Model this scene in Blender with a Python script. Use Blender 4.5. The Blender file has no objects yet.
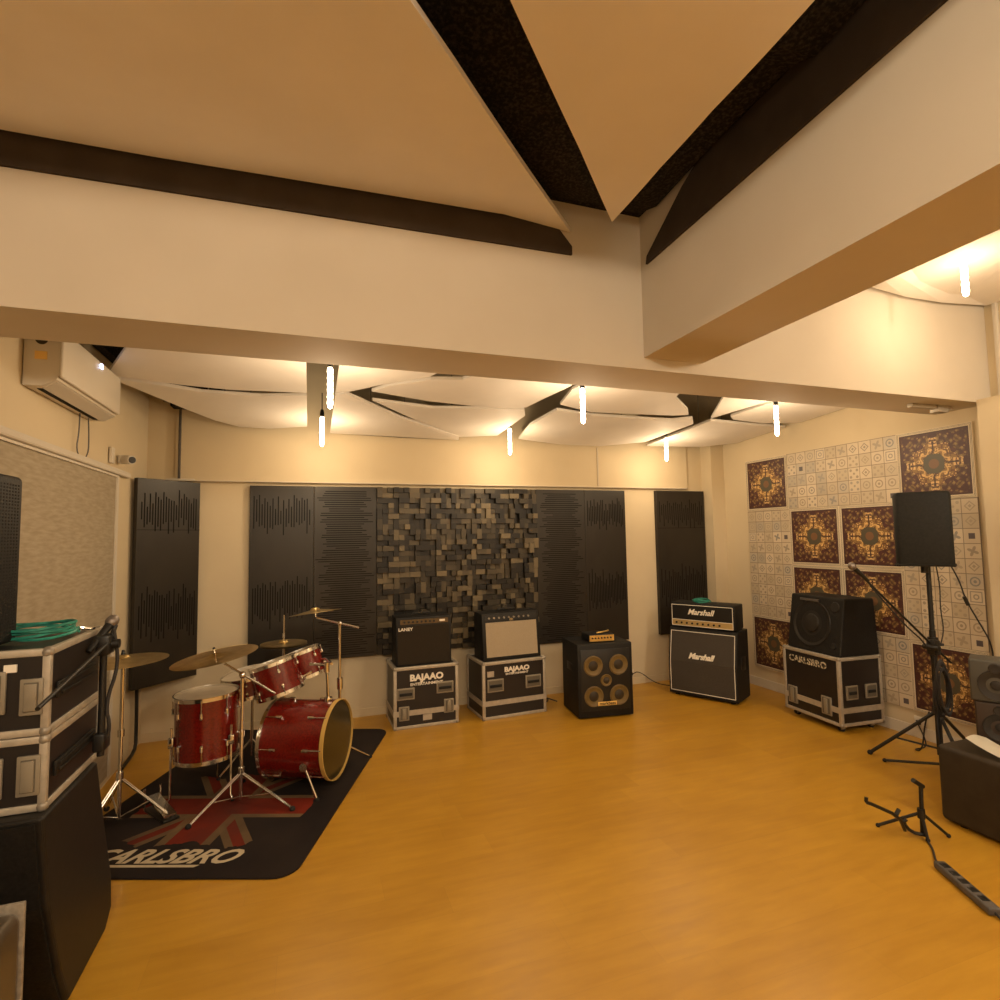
import bpy, bmesh, math, random
from mathutils import Vector, Matrix
random.seed(7)
S=bpy.context.scene; COL=S.collection
PI=math.pi
# ------------------------------------------------------------------ materials
class X:
    """tiny arithmetic wrapper over shader math nodes"""
    nt=None
    def __init__(s,v): s.v=v
    @staticmethod
    def op(o,*a):
        n=X.nt.nodes.new('ShaderNodeMath'); n.operation=o
        for i,q in enumerate(a):
            q=q.v if isinstance(q,X) else q
            if isinstance(q,(int,float)): n.inputs[i].default_value=q
            else: X.nt.links.new(q,n.inputs[i])
        return X(n.outputs[0])
    def __add__(a,b): return X.op('ADD',a,b)
    __radd__=__add__
    def __sub__(a,b): return X.op('SUBTRACT',a,b)
    def __rsub__(a,b): return X.op('SUBTRACT',b,a)
    def __mul__(a,b): return X.op('MULTIPLY',a,b)
    __rmul__=__mul__
    def __truediv__(a,b): return X.op('DIVIDE',a,b)
    def abs(a): return X.op('ABSOLUTE',a)
    def floor(a): return X.op('FLOOR',a)
    def fract(a): return X.op('FRACT',a)
    def lt(a,b): return X.op('LESS_THAN',a,b)
    def gt(a,b): return X.op('GREATER_THAN',a,b)
    def min(a,b): return X.op('MINIMUM',a,b)
    def max(a,b): return X.op('MAXIMUM',a,b)
    def sin(a): return X.op('SINE',a)
    def sqrt(a): return X.op('SQRT',a)
    def atan2(a,b): return X.op('ARCTAN2',a,b)
def principled(name,col,rough=.6,metal=0,spec=.5,coat=0):
    m=bpy.data.materials.new(name); m.use_nodes=True
    b=m.node_tree.nodes['Principled BSDF']
    b.inputs['Base Color'].default_value=(*col,1); b.inputs['Roughness'].default_value=rough
    b.inputs['Metallic'].default_value=metal; b.inputs['Specular IOR Level'].default_value=spec
    b.inputs['Coat Weight'].default_value=coat
    return m
def noisy(name,col,col2,scale=8,rough=.6,metal=0,spec=.5,bump=0,stretch=(1,1,1),detail=4,contrast=(.35,.65)):
    m=principled(name,col,rough,metal,spec); nt=m.node_tree; b=nt.nodes['Principled BSDF']
    tc=nt.nodes.new('ShaderNodeTexCoord'); mp=nt.nodes.new('ShaderNodeMapping'); mp.inputs['Scale'].default_value=stretch
    no=nt.nodes.new('ShaderNodeTexNoise'); no.inputs['Scale'].default_value=scale; no.inputs['Detail'].default_value=detail
    r=nt.nodes.new('ShaderNodeValToRGB'); r.color_ramp.elements[0].position=contrast[0]; r.color_ramp.elements[1].position=contrast[1]
    r.color_ramp.elements[0].color=(*col,1); r.color_ramp.elements[1].color=(*col2,1)
    nt.links.new(tc.outputs['Object'],mp.inputs[0]); nt.links.new(mp.outputs[0],no.inputs['Vector'])
    nt.links.new(no.outputs['Fac'],r.inputs[0]); nt.links.new(r.outputs[0],b.inputs['Base Color'])
    if bump:
        bp=nt.nodes.new('ShaderNodeBump'); bp.inputs['Strength'].default_value=bump; bp.inputs['Distance'].default_value=.01
        nt.links.new(no.outputs['Fac'],bp.inputs['Height']); nt.links.new(bp.outputs[0],b.inputs['Normal'])
    return m
def mixc(nt,fac,a,b):
    n=nt.nodes.new('ShaderNodeMix'); n.data_type='RGBA'
    f=fac.v if isinstance(fac,X) else fac
    if isinstance(f,(int,float)): n.inputs[0].default_value=f
    else: nt.links.new(f,n.inputs[0])
    for q,i in ((a,6),(b,7)):
        if isinstance(q,tuple): n.inputs[i].default_value=(*q,1)
        else: nt.links.new(q,n.inputs[i])
    return n.outputs[2]
def obj_coord(nt):
    tc=nt.nodes.new('ShaderNodeTexCoord'); sp=nt.nodes.new('ShaderNodeSeparateXYZ')
    nt.links.new(tc.outputs['Object'],sp.inputs[0]); return tc,X(sp.outputs[0]),X(sp.outputs[1]),X(sp.outputs[2])
def white_noise(nt,a,b,c=0.0):
    cb=nt.nodes.new('ShaderNodeCombineXYZ'); 
    for i,q in enumerate((a,b)): nt.links.new(q.v,cb.inputs[i])
    cb.inputs[2].default_value=c
    w=nt.nodes.new('ShaderNodeTexWhiteNoise'); nt.links.new(cb.outputs[0],w.inputs['Vector']); return X(w.outputs['Value'])
def fractal(nt,tc,scale,detail=3,stretch=None):
    no=nt.nodes.new('ShaderNodeTexNoise'); no.inputs['Scale'].default_value=scale; no.inputs['Detail'].default_value=detail
    if stretch:
        mp=nt.nodes.new('ShaderNodeMapping'); mp.inputs['Scale'].default_value=stretch
        nt.links.new(tc.outputs['Object'],mp.inputs[0]); nt.links.new(mp.outputs[0],no.inputs['Vector'])
    else: nt.links.new(tc.outputs['Object'],no.inputs['Vector'])
    return X(no.outputs['Fac'])
M={}
M['wall']=noisy('wall_paint',(.60,.505,.35),(.63,.535,.375),2,.75,spec=.2)
M['beam']=noisy('beam_paint',(.56,.50,.41),(.59,.53,.44),2,.75,spec=.2)
M['white']=principled('white_panel',(.60,.55,.47),.6,spec=.3)
M['sail']=noisy('white_sail',(.76,.72,.67),(.80,.76,.71),3,.65,spec=.25)
M['foam']=noisy('charcoal_foam',(.012,.010,.009),(.060,.052,.042),70,.9,spec=.2,bump=.4,contrast=(.45,.75))
M['black']=principled('black_plastic',(0.0072,0.0066,0.0060),.45)
M['tolex']=noisy('black_tolex',(0.0050,0.0045,0.0040),(0.0110,0.0100,0.0090),90,.6,spec=.35,bump=.15)
M['cabblack']=noisy('cabinet_black',(0.0090,0.0077,0.0063),(0.0144,0.0121,0.0099),30,.5,spec=.35)
M['casepanel']=principled('case_laminate',(0.0140,0.0110,0.0110),.4)
M['alu']=noisy('aluminium_edge',(0.4100,0.3690,0.3034),(0.4920,0.4428,0.3690),25,.5,.35)
M['steel']=noisy('steel_fitting',(.26,.23,.19),(.38,.34,.28),40,.45,.45)
M['chrome']=principled('chrome',(.82,.80,.76),.16,1)
M['brass']=noisy('cymbal_bronze',(.50,.36,.15),(.62,.47,.22),20,.32,.9,stretch=(1,1,1))
M['rubber']=principled('black_rubber',(0.0090,0.0084,0.0078),.8)
M['greycloth']=noisy('grey_grille_cloth',(0.0527,0.0446,0.0360),(0.0682,0.0589,0.0484),220,.85,spec=.2,bump=.3)
M['blackcloth']=noisy('black_grille_cloth',(0.0248,0.0187,0.0121),(0.0330,0.0253,0.0165),220,.85,spec=.2,bump=.3)
M['tancloth']=noisy('tan_grille_cloth',(0.3400,0.2805,0.1955),(0.4080,0.3400,0.2465),240,.85,spec=.2,bump=.3)
M['gold']=principled('gold_plate',(.75,.48,.14),.35,.6)
M['goldpanel']=principled('gold_panel',(.52,.38,.16),.4,.4)
M['print']=principled('cream_print',(.85,.80,.70),.6)
M['faded']=noisy('worn_cream_print',(.08,.07,.05),(.62,.55,.40),60,.6,contrast=(.42,.56))
M['yellowprint']=principled('yellow_print',(.85,.55,.15),.5)
M['teal']=noisy('teal_cable',(.01,.16,.12),(.04,.30,.22),30,.45)
M['cable']=principled('black_cable',(.02,.018,.018),.6)
M['wcable']=principled('pale_cable',(.55,.50,.42),.6)
M['cone']=noisy('speaker_cone',(0.1200,0.0760,0.0200),(0.1600,0.1040,0.0280),20,.5)
M['kickhead']=noisy('dark_olive_drum_head',(0.0280,0.0224,0.0096),(0.0480,0.0384,0.0160),4,.16)
M['matprint']=principled('dim_cream_print',(.50,.42,.29),.8)
M['conedark']=principled('cone_dark',(0.0300,0.0210,0.0108),.6)
M['darkcone']=principled('dark_cone',(0.0132,0.0108,0.0090),.5)
M['aircon']=principled('aircon_plastic',(.60,.55,.47),.35)
M['darkgap']=principled('dark_gap',(.01,.009,.008),.9)
M['cover']=noisy('black_cover_fabric',(0.0078,0.0078,0.0072),(0.0132,0.0132,0.0114),60,.65,spec=.3)
M['strip']=noisy('grey_strip_plastic',(0.0750,0.0675,0.0638),(0.1050,0.0938,0.0863),30,.5)
M['trunk']=noisy('brown_black_trunk',(0.0310,0.0223,0.0136),(0.0403,0.0298,0.0186),12,.6,spec=.3)
M['greymon']=principled('grey_monitor',(0.0600,0.0570,0.0480),.5)
M['brownmon']=principled('brown_monitor',(0.0390,0.0252,0.0180),.5)
M['paper']=principled('white_sheet',(.80,.76,.66),.6)
M['foamball']=principled('mic_grille',(.22,.19,.17),.45,.7)
M['beige']=principled('beige_fabric',(.33,.26,.18),.85)
M['skin']=noisy('drum_head',(.50,.44,.34),(.58,.51,.40),12,.45)
M['hoopgold']=principled('maple_hoop',(.55,.36,.10),.35)
M['darkgloss']=noisy('bronze_plastic_lid',(.055,.042,.026),(.095,.072,.045),5,.3)
M['frame']=principled('cream_frame',(.68,.59,.44),.5,spec=.3)
M['dish']=principled('dish_plate',(0.2720,0.2400,0.1840),.5,.2)
M['dishin']=principled('dish_recess',(0.1275,0.1125,0.0863),.55,.2)
M['ctrlbrown']=principled('brown_control_panel',(.13,.085,.035),.4,.3)
M['blueled']=principled('led',(.5,.6,1),.5)
b=M['blueled'].node_tree.nodes['Principled BSDF']; b.inputs['Emission Color'].default_value=(.6,.7,1,1); b.inputs['Emission Strength'].default_value=6
def m_bulb():
    m=principled('bulb_glow',(1,.9,.7),.3); b=m.node_tree.nodes['Principled BSDF']
    b.inputs['Emission Color'].default_value=(1,.80,.50,1); b.inputs['Emission Strength'].default_value=14
    return m
M['bulb']=m_bulb()
def m_floor():
    m=principled('maple_laminate',(.5,.3,.1),.33,spec=.5); nt=m.node_tree; X.nt=nt; b=nt.nodes['Principled BSDF']
    tc,x,y,z=obj_coord(nt)
    # planks run along x, 0.19 wide, 1.2 long, staggered
    row=(y/.19).floor(); off=white_noise(nt,row,row)
    col=((x/1.2)+off).floor(); rnd=white_noise(nt,row,col,3.0)
    grain=fractal(nt,tc,3.0,6,(1.2,7,1)); blot=fractal(nt,tc,2.2,3,(1,2.2,1))
    fac=(rnd*.22+grain*.75+blot*.55)-.34
    c=mixc(nt,fac,(.37,.180,.014),(.60,.33,.034))
    fy=((y/.19).fract()-.5).abs(); fx=(((x/1.2)+off).fract()-.5).abs()
    seam=fy.gt(.496).max(fx.gt(.4993))
    c=mixc(nt,seam*.22,c,(.20,.10,.03))
    nt.links.new(c,b.inputs['Base Color'])
    r=(grain*.14)+.27; nt.links.new(r.v,b.inputs['Roughness'])
    return m
M['floor']=m_floor()
def m_red():
    m=principled('red_sparkle_shell',(.3,.01,.006),.25,spec=.5,coat=.6); nt=m.node_tree; X.nt=nt; b=nt.nodes['Principled BSDF']
    tc,x,y,z=obj_coord(nt); n=fractal(nt,tc,90,2); w=fractal(nt,tc,5,3)
    c=mixc(nt,(n*1.6-.5)*.6+w*.4,(.06,.002,.0015),(.27,.011,.005)); nt.links.new(c,b.inputs['Base Color']); return m
M['red']=m_red()
def m_fabric():
    m=noisy('woven_wall_fabric',(.34,.29,.21),(.42,.36,.27),9,.9,spec=.1,bump=.12,stretch=(1,1.2,7),detail=6); return m
M['fabric']=m_fabric()
def m_tiles():
    m=principled('patterned_cement_tiles',(.6,.55,.45),.45); nt=m.node_tree; X.nt=nt; b=nt.nodes['Principled BSDF']
    tc,x,y,z=obj_coord(nt); s=.111
    cy=(y/s).floor(); cz=(z/s).floor(); fx=(y/s).fract()-.5; fz=(z/s).fract()-.5
    ax=fx.abs(); az=fz.abs(); r=(fx*fx+fz*fz).sqrt(); th=fz.atan2(fx)
    k=white_noise(nt,cy,cz,1.); k2=white_noise(nt,cy,cz,5.); k3=white_noise(nt,cy,cz,9.)
    pA=(r-.27).abs().lt(.045).max(r.lt(.10))
    pB=((ax+az)-.30).abs().lt(.05).max((ax+az).lt(.12))
    u=ax-.27; v=az-.27; pC=(u*u+v*v).sqrt().lt(.11).max(r.lt(.09))
    pD=(ax.max(az)).lt(.19)
    pE=r.lt((th*4).sin()*.12+.24)
    pF=(ax.max(az)-.33).abs().lt(.035).max((r-.14).abs().lt(.04))
    def sel(a,b_): return k.gt(a)*k.lt(b_)
    pat=pA*sel(-1,.2)+pB*sel(.2,.38)+pC*sel(.38,.6)+pD*sel(.6,.64)+pE*sel(.64,.84)+pF*sel(.84,2)
    base=mixc(nt,k2,(.47,.39,.28),(.60,.51,.38))
    base=mixc(nt,k3.gt(.88)*.4,base,(.30,.28,.25))
    ink=mixc(nt,k3,(.20,.15,.11),(.17,.18,.20))
    c=mixc(nt,pat*(k2*.45+.35),base,ink)
    c=mixc(nt,pD*sel(.6,.64)*.8,c,(.04,.03,.05))
    grout=ax.max(az).gt(.475); c=mixc(nt,grout*.75,c,(.12,.09,.075))
    nt.links.new(c,b.inputs['Base Color']); return m
M['tiles']=m_tiles()
def m_mandala():
    m=principled('ornate_brown_print',(.2,.1,.05),.5); nt=m.node_tree; X.nt=nt; b=nt.nodes['Principled BSDF']
    tc,x,y,z=obj_coord(nt); h=.25
    u=y/h; v=z/h; au=u.abs(); av=v.abs(); hi=au.max(av); lo=au.min(av); r=(u*u+v*v).sqrt(); th=v.atan2(u)
    cb=nt.nodes.new('ShaderNodeCombineXYZ'); nt.links.new(hi.v,cb.inputs[0]); nt.links.new(lo.v,cb.inputs[1])
    vo=nt.nodes.new('ShaderNodeTexVoronoi'); vo.inputs['Scale'].default_value=7.5; nt.links.new(cb.outputs[0],vo.inputs['Vector']); d=X(vo.outputs['Distance'])
    vc=nt.nodes.new('ShaderNodeSeparateColor'); nt.links.new(vo.outputs['Color'],vc.inputs[0]); vr=X(vc.outputs[0])
    no=nt.nodes.new('ShaderNodeTexNoise'); no.inputs['Scale'].default_value=5; nt.links.new(cb.outputs[0],no.inputs['Vector']); nz=X(no.outputs['Fac'])
    v2=nt.nodes.new('ShaderNodeTexVoronoi'); v2.feature='DISTANCE_TO_EDGE'; v2.inputs['Scale'].default_value=6.5; nt.links.new(cb.outputs[0],v2.inputs['Vector']); e=X(v2.outputs['Distance'])
    c=mixc(nt,nz.gt(.52)*.75,(.075,.020,.018),(.20,.125,.042))
    c=mixc(nt,d.lt(.30)*vr.gt(.5)*.8,c,(.30,.20,.07))
    c=mixc(nt,d.lt(.20)*vr.lt(.25),c,(.36,.15,.08))
    c=mixc(nt,d.gt(.50)*.7,c,(.045,.012,.012))
    wav=((th*8).sin()*.06); rr=r+wav
    zone=rr.gt(.30)*rr.lt(.66); c=mixc(nt,zone*.6,c,(.36,.21,.06))
    c=mixc(nt,zone*d.gt(.22)*d.lt(.40)*.9,c,(.74,.50,.20))
    c=mixc(nt,zone*e.lt(.045),c,(.10,.035,.02))
    ring=(rr-.40).abs().lt(.03); c=mixc(nt,ring*.8,c,(.66,.42,.15))
    arms=lo.lt(.12)*hi.lt(.84)*hi.gt(.55)*((hi*30).sin().abs()+lo*5-.75).gt(0)*e.gt(.04); c=mixc(nt,arms*.9,c,(.72,.48,.20))
    axis=lo.lt(.022)*hi.gt(.34)*hi.lt(.7); c=mixc(nt,axis,c,(.05,.02,.015))
    oct_=(hi.max((hi+lo)*.64)).lt(.30); c=mixc(nt,oct_,c,(.075,.065,.04))
    core=r.lt(.15+0.0); c=mixc(nt,core*.55,c,(.25,.10,.035))
    edge=hi.gt(.95); c=mixc(nt,edge,c,(.055,.018,.015))
    nt.links.new(c,b.inputs['Base Color']); return m
M['mandala']=m_mandala()
def m_mat():
    # mat local frame: x right along front edge (0 at centre), y to the back (0 at the front edge)
    m=principled('printed_drum_mat',(.03,.025,.025),.9,spec=.15); nt=m.node_tree; X.nt=nt; b=nt.nodes['Principled BSDF']
    tc,x,y,z=obj_coord(nt); u=x+.02; v=y-.72
    no=fractal(nt,tc,5,5); au=u.abs(); av=v.abs()
    sc=.72; d1=((u-v*sc).abs()).min((u+v*sc).abs())
    ext=(av+(no-.5)*.35).lt(.42)*(au+(no-.5)*.3).lt(.50)
    cream=(.20,.13,.065); redc=(.19,.022,.010); dark=(.016,.012,.012)
    c=mixc(nt,d1.lt(.085)*ext*.85,dark,cream); c=mixc(nt,d1.lt(.035)*ext,c,redc)
    cr=au.lt(.15).max(av.lt(.14)); c=mixc(nt,cr*ext*.85,c,cream)
    rd=au.lt(.10).max(av.lt(.10)); c=mixc(nt,rd*ext,c,redc)
    no2=fractal(nt,tc,2.2,5); c=mixc(nt,((no2-.36)*3.2).max(0.0).min(1.0)*.75,c,(.030,.022,.018))
    nt.links.new(c,b.inputs['Base Color']); return m
M['mat']=m_mat()
def m_block():
    m=principled('diffuser_wood',(.06,.045,.03),.45,spec=.4); nt=m.node_tree; X.nt=nt; b=nt.nodes['Principled BSDF']
    at=nt.nodes.new('ShaderNodeAttribute'); at.attribute_name='tone'
    c=mixc(nt,X(at.outputs['Fac']),(.008,.006,.004),(.16,.125,.072)); nt.links.new(c,b.inputs['Base Color']); return m
M['block']=m_block()
M['panel']=noisy('charcoal_panel',(0.0156,0.0120,0.0084),(0.0216,0.0168,0.0114),6,.40,spec=.42,bump=0,stretch=(1,1,.4))
M['groove']=principled('panel_groove',(.005,.004,.003),.85,spec=.2)
# ------------------------------------------------------------------ mesh builder
class B:
    def __init__(s): s.bm=bmesh.new(); s.T=Matrix()
    def _fin(s,vs,fs,mi):
        for v in vs: v.co=s.T@v.co
        for f in fs: f.material_index=mi
    def box(s,x0,x1,y0,y1,z0,z1,mi=0,bev=0,seg=2,rot=None,taper=None):
        r=bmesh.ops.create_cube(s.bm,size=1); vs=r['verts']
        for v in vs:
            c=v.co; v.co=Vector(((x0+x1)/2+c.x*(x1-x0),(y0+y1)/2+c.y*(y1-y0),(z0+z1)/2+c.z*(z1-z0)))
        if taper:
            for v in vs: v.co=taper(v.co)
        fs=set(f for v in vs for f in v.link_faces)
        if bev:
            es=list(set(e for v in vs for e in v.link_edges))
            r=bmesh.ops.bevel(s.bm,geom=es,offset=bev,segments=seg,profile=.5,affect='EDGES')
            vs=r['verts']; fs=set(f for v in vs for f in v.link_faces); vs=list(set(v for f in fs for v in f.verts))
        if rot is not None:
            for v in vs: v.co=rot@v.co
        s._fin(vs,fs,mi); return s
    def prism(s,pts,axis,a,b,mi=0):
        """polygon pts (2D) extruded along axis from a to b. axis 'x': pts=(y,z); 'y': (x,z); 'z': (x,y)"""
        def P(p,t):
            return {'x':Vector((t,p[0],p[1])),'y':Vector((p[0],t,p[1])),'z':Vector((p[0],p[1],t))}[axis]
        va=[s.bm.verts.new(P(p,a)) for p in pts]; vb=[s.bm.verts.new(P(p,b)) for p in pts]; fs=[]
        fs.append(s.bm.faces.new(va)); fs.append(s.bm.faces.new(vb[::-1])); n=len(pts)
        for i in range(n): fs.append(s.bm.faces.new((va[i],vb[i],vb[(i+1)%n],va[(i+1)%n])))
        bmesh.ops.recalc_face_normals(s.bm,faces=fs); s._fin(va+vb,fs,mi); return s
    def cyl(s,p0,p1,r0,r1=None,seg=14,mi=0,cap=True):
        r1=r0 if r1 is None else r1; p0=Vector(p0); p1=Vector(p1); d=(p1-p0)
        if d.length<1e-6: return s
        z=d.normalized(); x=z.orthogonal().normalized(); y=z.cross(x)
        ra=[];rb=[]
        for i in range(seg):
            a=2*PI*i/seg; o=x*math.cos(a)+y*math.sin(a)
            ra.append(s.bm.verts.new(p0+o*r0)); rb.append(s.bm.verts.new(p1+o*r1))
        fs=[s.bm.faces.new((ra[i],ra[(i+1)%seg],rb[(i+1)%seg],rb[i])) for i in range(seg)]
        if cap: fs+= [s.bm.faces.new(ra[::-1]),s.bm.faces.new(rb)]
        s._fin(ra+rb,fs,mi); return s
    def tube(s,pts,r,seg=8,mi=0,smooth=0):
        pts=[Vector(p) for p in pts]
        for _ in range(smooth):
            q=[pts[0]]
            for a,b_ in zip(pts,pts[1:]): q+=[a*.75+b_*.25,a*.25+b_*.75]
            q.append(pts[-1]); pts=q
        rings=[];up=None
        for i,p in enumerate(pts):
            d=(pts[min(i+1,len(pts)-1)]-pts[max(i-1,0)])
            d=d.normalized() if d.length>1e-9 else Vector((0,0,1))
            if up is None: up=d.orthogonal().normalized()
            x=(up-d*up.dot(d)); x=x.normalized() if x.length>1e-6 else d.orthogonal().normalized(); up=x; y=d.cross(x)
            rings.append([s.bm.verts.new(p+(x*math.cos(2*PI*k/seg)+y*math.sin(2*PI*k/seg))*r) for k in range(seg)])
        fs=[]
        for a,b_ in zip(rings,rings[1:]):
            for k in range(seg): fs.append(s.bm.faces.new((a[k],a[(k+1)%seg],b_[(k+1)%seg],b_[k])))
        fs.append(s.bm.faces.new(rings[0][::-1])); fs.append(s.bm.faces.new(rings[-1]))
        s._fin([v for q in rings for v in q],fs,mi); return s
    def lathe(s,prof,o=(0,0,0),axis=(0,0,1),seg=32,mi=0):
        """prof: list of (radius, height) along axis from o"""
        o=Vector(o); z=Vector(axis).normalized(); x=z.orthogonal().normalized(); y=z.cross(x); rings=[]; fs=[]
        for r,h in prof:
            if r<1e-6: rings.append([s.bm.verts.new(o+z*h)])
            else: rings.append([s.bm.verts.new(o+z*h+(x*math.cos(2*PI*k/seg)+y*math.sin(2*PI*k/seg))*r) for k in range(seg)])
        for a,b_ in zip(rings,rings[1:]):
            for k in range(seg):
                k2=(k+1)%seg
                if len(a)==1 and len(b_)==1: continue
                if len(a)==1: fs.append(s.bm.faces.new((a[0],b_[k2],b_[k])))
                elif len(b_)==1: fs.append(s.bm.faces.new((a[k],a[k2],b_[0])))
                else: fs.append(s.bm.faces.new((a[k],a[k2],b_[k2],b_[k])))
        s._fin([v for q in rings for v in q],fs,mi); return s
    def torus(s,o,axis,R,r,seg=36,s2=8,mi=0):
        prof=[(R+r*math.cos(2*PI*k/s2),r*math.sin(2*PI*k/s2)) for k in range(s2+1)]
        s.lathe(prof,o,axis,seg,mi); return s
    def ball(s,o,r,mi=0,sc=(1,1,1),seg=14):
        q=bmesh.ops.create_uvsphere(s.bm,u_segments=seg,v_segments=max(6,seg//2),radius=r); vs=q['verts']
        for v in vs: v.co=Vector((v.co.x*sc[0],v.co.y*sc[1],v.co.z*sc[2]))+Vector(o)
        s._fin(vs,set(f for v in vs for f in v.link_faces),mi); return s
    def build(s,name,mats,parent=None,smooth=True):
        if not isinstance(mats,(list,tuple)): mats=[mats]
        me=bpy.data.meshes.new(name); s.bm.to_mesh(me); s.bm.free()
        for m in mats: me.materials.append(m if not isinstance(m,str) else M[m])
        if smooth: me.shade_smooth(); me.set_sharp_from_angle(angle=math.radians(38))
        o=bpy.data.objects.new(name,me); COL.objects.link(o)
        if parent is not None: o.parent=parent
        return o
def tag(o,label,cat,group=None,kind=None):
    if label: o['label']=label
    if cat: o['category']=cat
    if group: o['group']=group
    if kind: o['kind']=kind
    return o
def thing(name,label,cat,loc=(0,0,0),rz=0,group=None):
    o=bpy.data.objects.new(name,None); o.empty_display_size=.1; COL.objects.link(o); o.location=loc; o.rotation_euler=(0,0,rz)
    return tag(o,label,cat,group)
def struct(name,b,mats,smooth=False):
    o=b.build(name,mats,None,smooth); o['kind']='structure'; return o
def text(name,body,size,mat,parent,loc,rot,shear=0,bold=0,ext=.0015,sx=1,align='CENTER',spacing=1):
    cu=bpy.data.curves.new(name+'_curve','FONT'); cu.body=body; cu.size=size; cu.shear=shear; cu.offset=bold; cu.extrude=ext
    cu.align_x=align; cu.align_y='CENTER'; cu.space_character=spacing; cu.resolution_u=3
    t=bpy.data.objects.new('tmp',cu); COL.objects.link(t); bpy.context.view_layer.update()
    dg=bpy.context.evaluated_depsgraph_get(); me=bpy.data.meshes.new_from_object(t.evaluated_get(dg))
    bpy.data.objects.remove(t); me.materials.clear(); me.materials.append(M[mat])
    me.name=name
    o=bpy.data.objects.new(name,me); COL.objects.link(o); o.location=loc; o.rotation_euler=rot; o.scale=(sx,1,1)
    if parent is not None: o.parent=parent
    return o
FR=(PI/2,0,0)        # text facing -Y
FL=(PI/2,0,-PI/2)    # text facing -X
# ------------------------------------------------------------------ room shell
XL,XR,YB,ZC=-1.32,4.6,5.38,3.40; YF=-3.0
struct('floor',B().box(XL-.3,XR+.3,YF-.2,YB+.2,-.1,0),'floor')
o=struct('ceiling',B().box(XL-.3,XR+.3,YF-.2,YB+.2,ZC,ZC+.15),'foam')
struct('wall_back',B().box(XL-.3,XR+.3,YB,YB+.15,0,ZC),'wall')
b=B(); b.box(-1.10,4.19,YB-.035,YB,2.185,ZC)
struct('wall_back_upper',b,'wall')
struct('trim_ledge',B().box(-1.10,4.19,YB-.045,YB,2.176,2.186),'beam')
struct('trim_seam_back',B().box(3.0,3.012,YB-.045,YB-.03,2.19,2.62),'beam')
b=B(); b.box(4.42,XR,5.2,YB,0,ZC); struct('wall_corner_pilaster',b,'wall')
b=B(); b.box(XL-.15,XL,YF,YB,0,ZC); struct('wall_left',b,'wall')
b=B(); b.box(XL,XL+.035,YF,4.82,2.135,2.18,bev=.012); struct('trim_rail_left',b,'white')
struct('wall_right',B().box(XR,XR+.15,YF,YB,0,ZC),'wall')
struct('wall_front',B().box(XL-.3,XR+.3,YF-.15,YF,0,ZC),'wall')
struct('wall_right_column',B().box(4.44,XR,1.7,2.50,0,2.56),'wall')
struct('trim_beam_across',B().box(XL,XR,2.50,2.88,2.545,ZC),'beam')
struct('trim_beam_along',B().box(1.71,2.09,YF,2.50,2.61,ZC),'beam')
struct('baseboard_right',B().box(XR-.012,XR,2.5,5.2,0,.09),'white')
struct('baseboard_back',B().box(XL,4.42,YB-.010,YB,0,.07),'wall')
# left wall fabric board
t=thing('fabric_wall_panel','long woven grey-beige fabric panel on the left wall beneath the white rail','wall panel',(XL,0,0))
B().box(.002,.014,-.5,4.56,.05,2.118,bev=.004).build('fabric_face','fabric',t)
b=B(); b.box(.002,.022,4.56,4.60,.05,2.118); b.box(.002,.022,-.5,4.60,2.118,2.132); b.build('frame','white',t)
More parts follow.
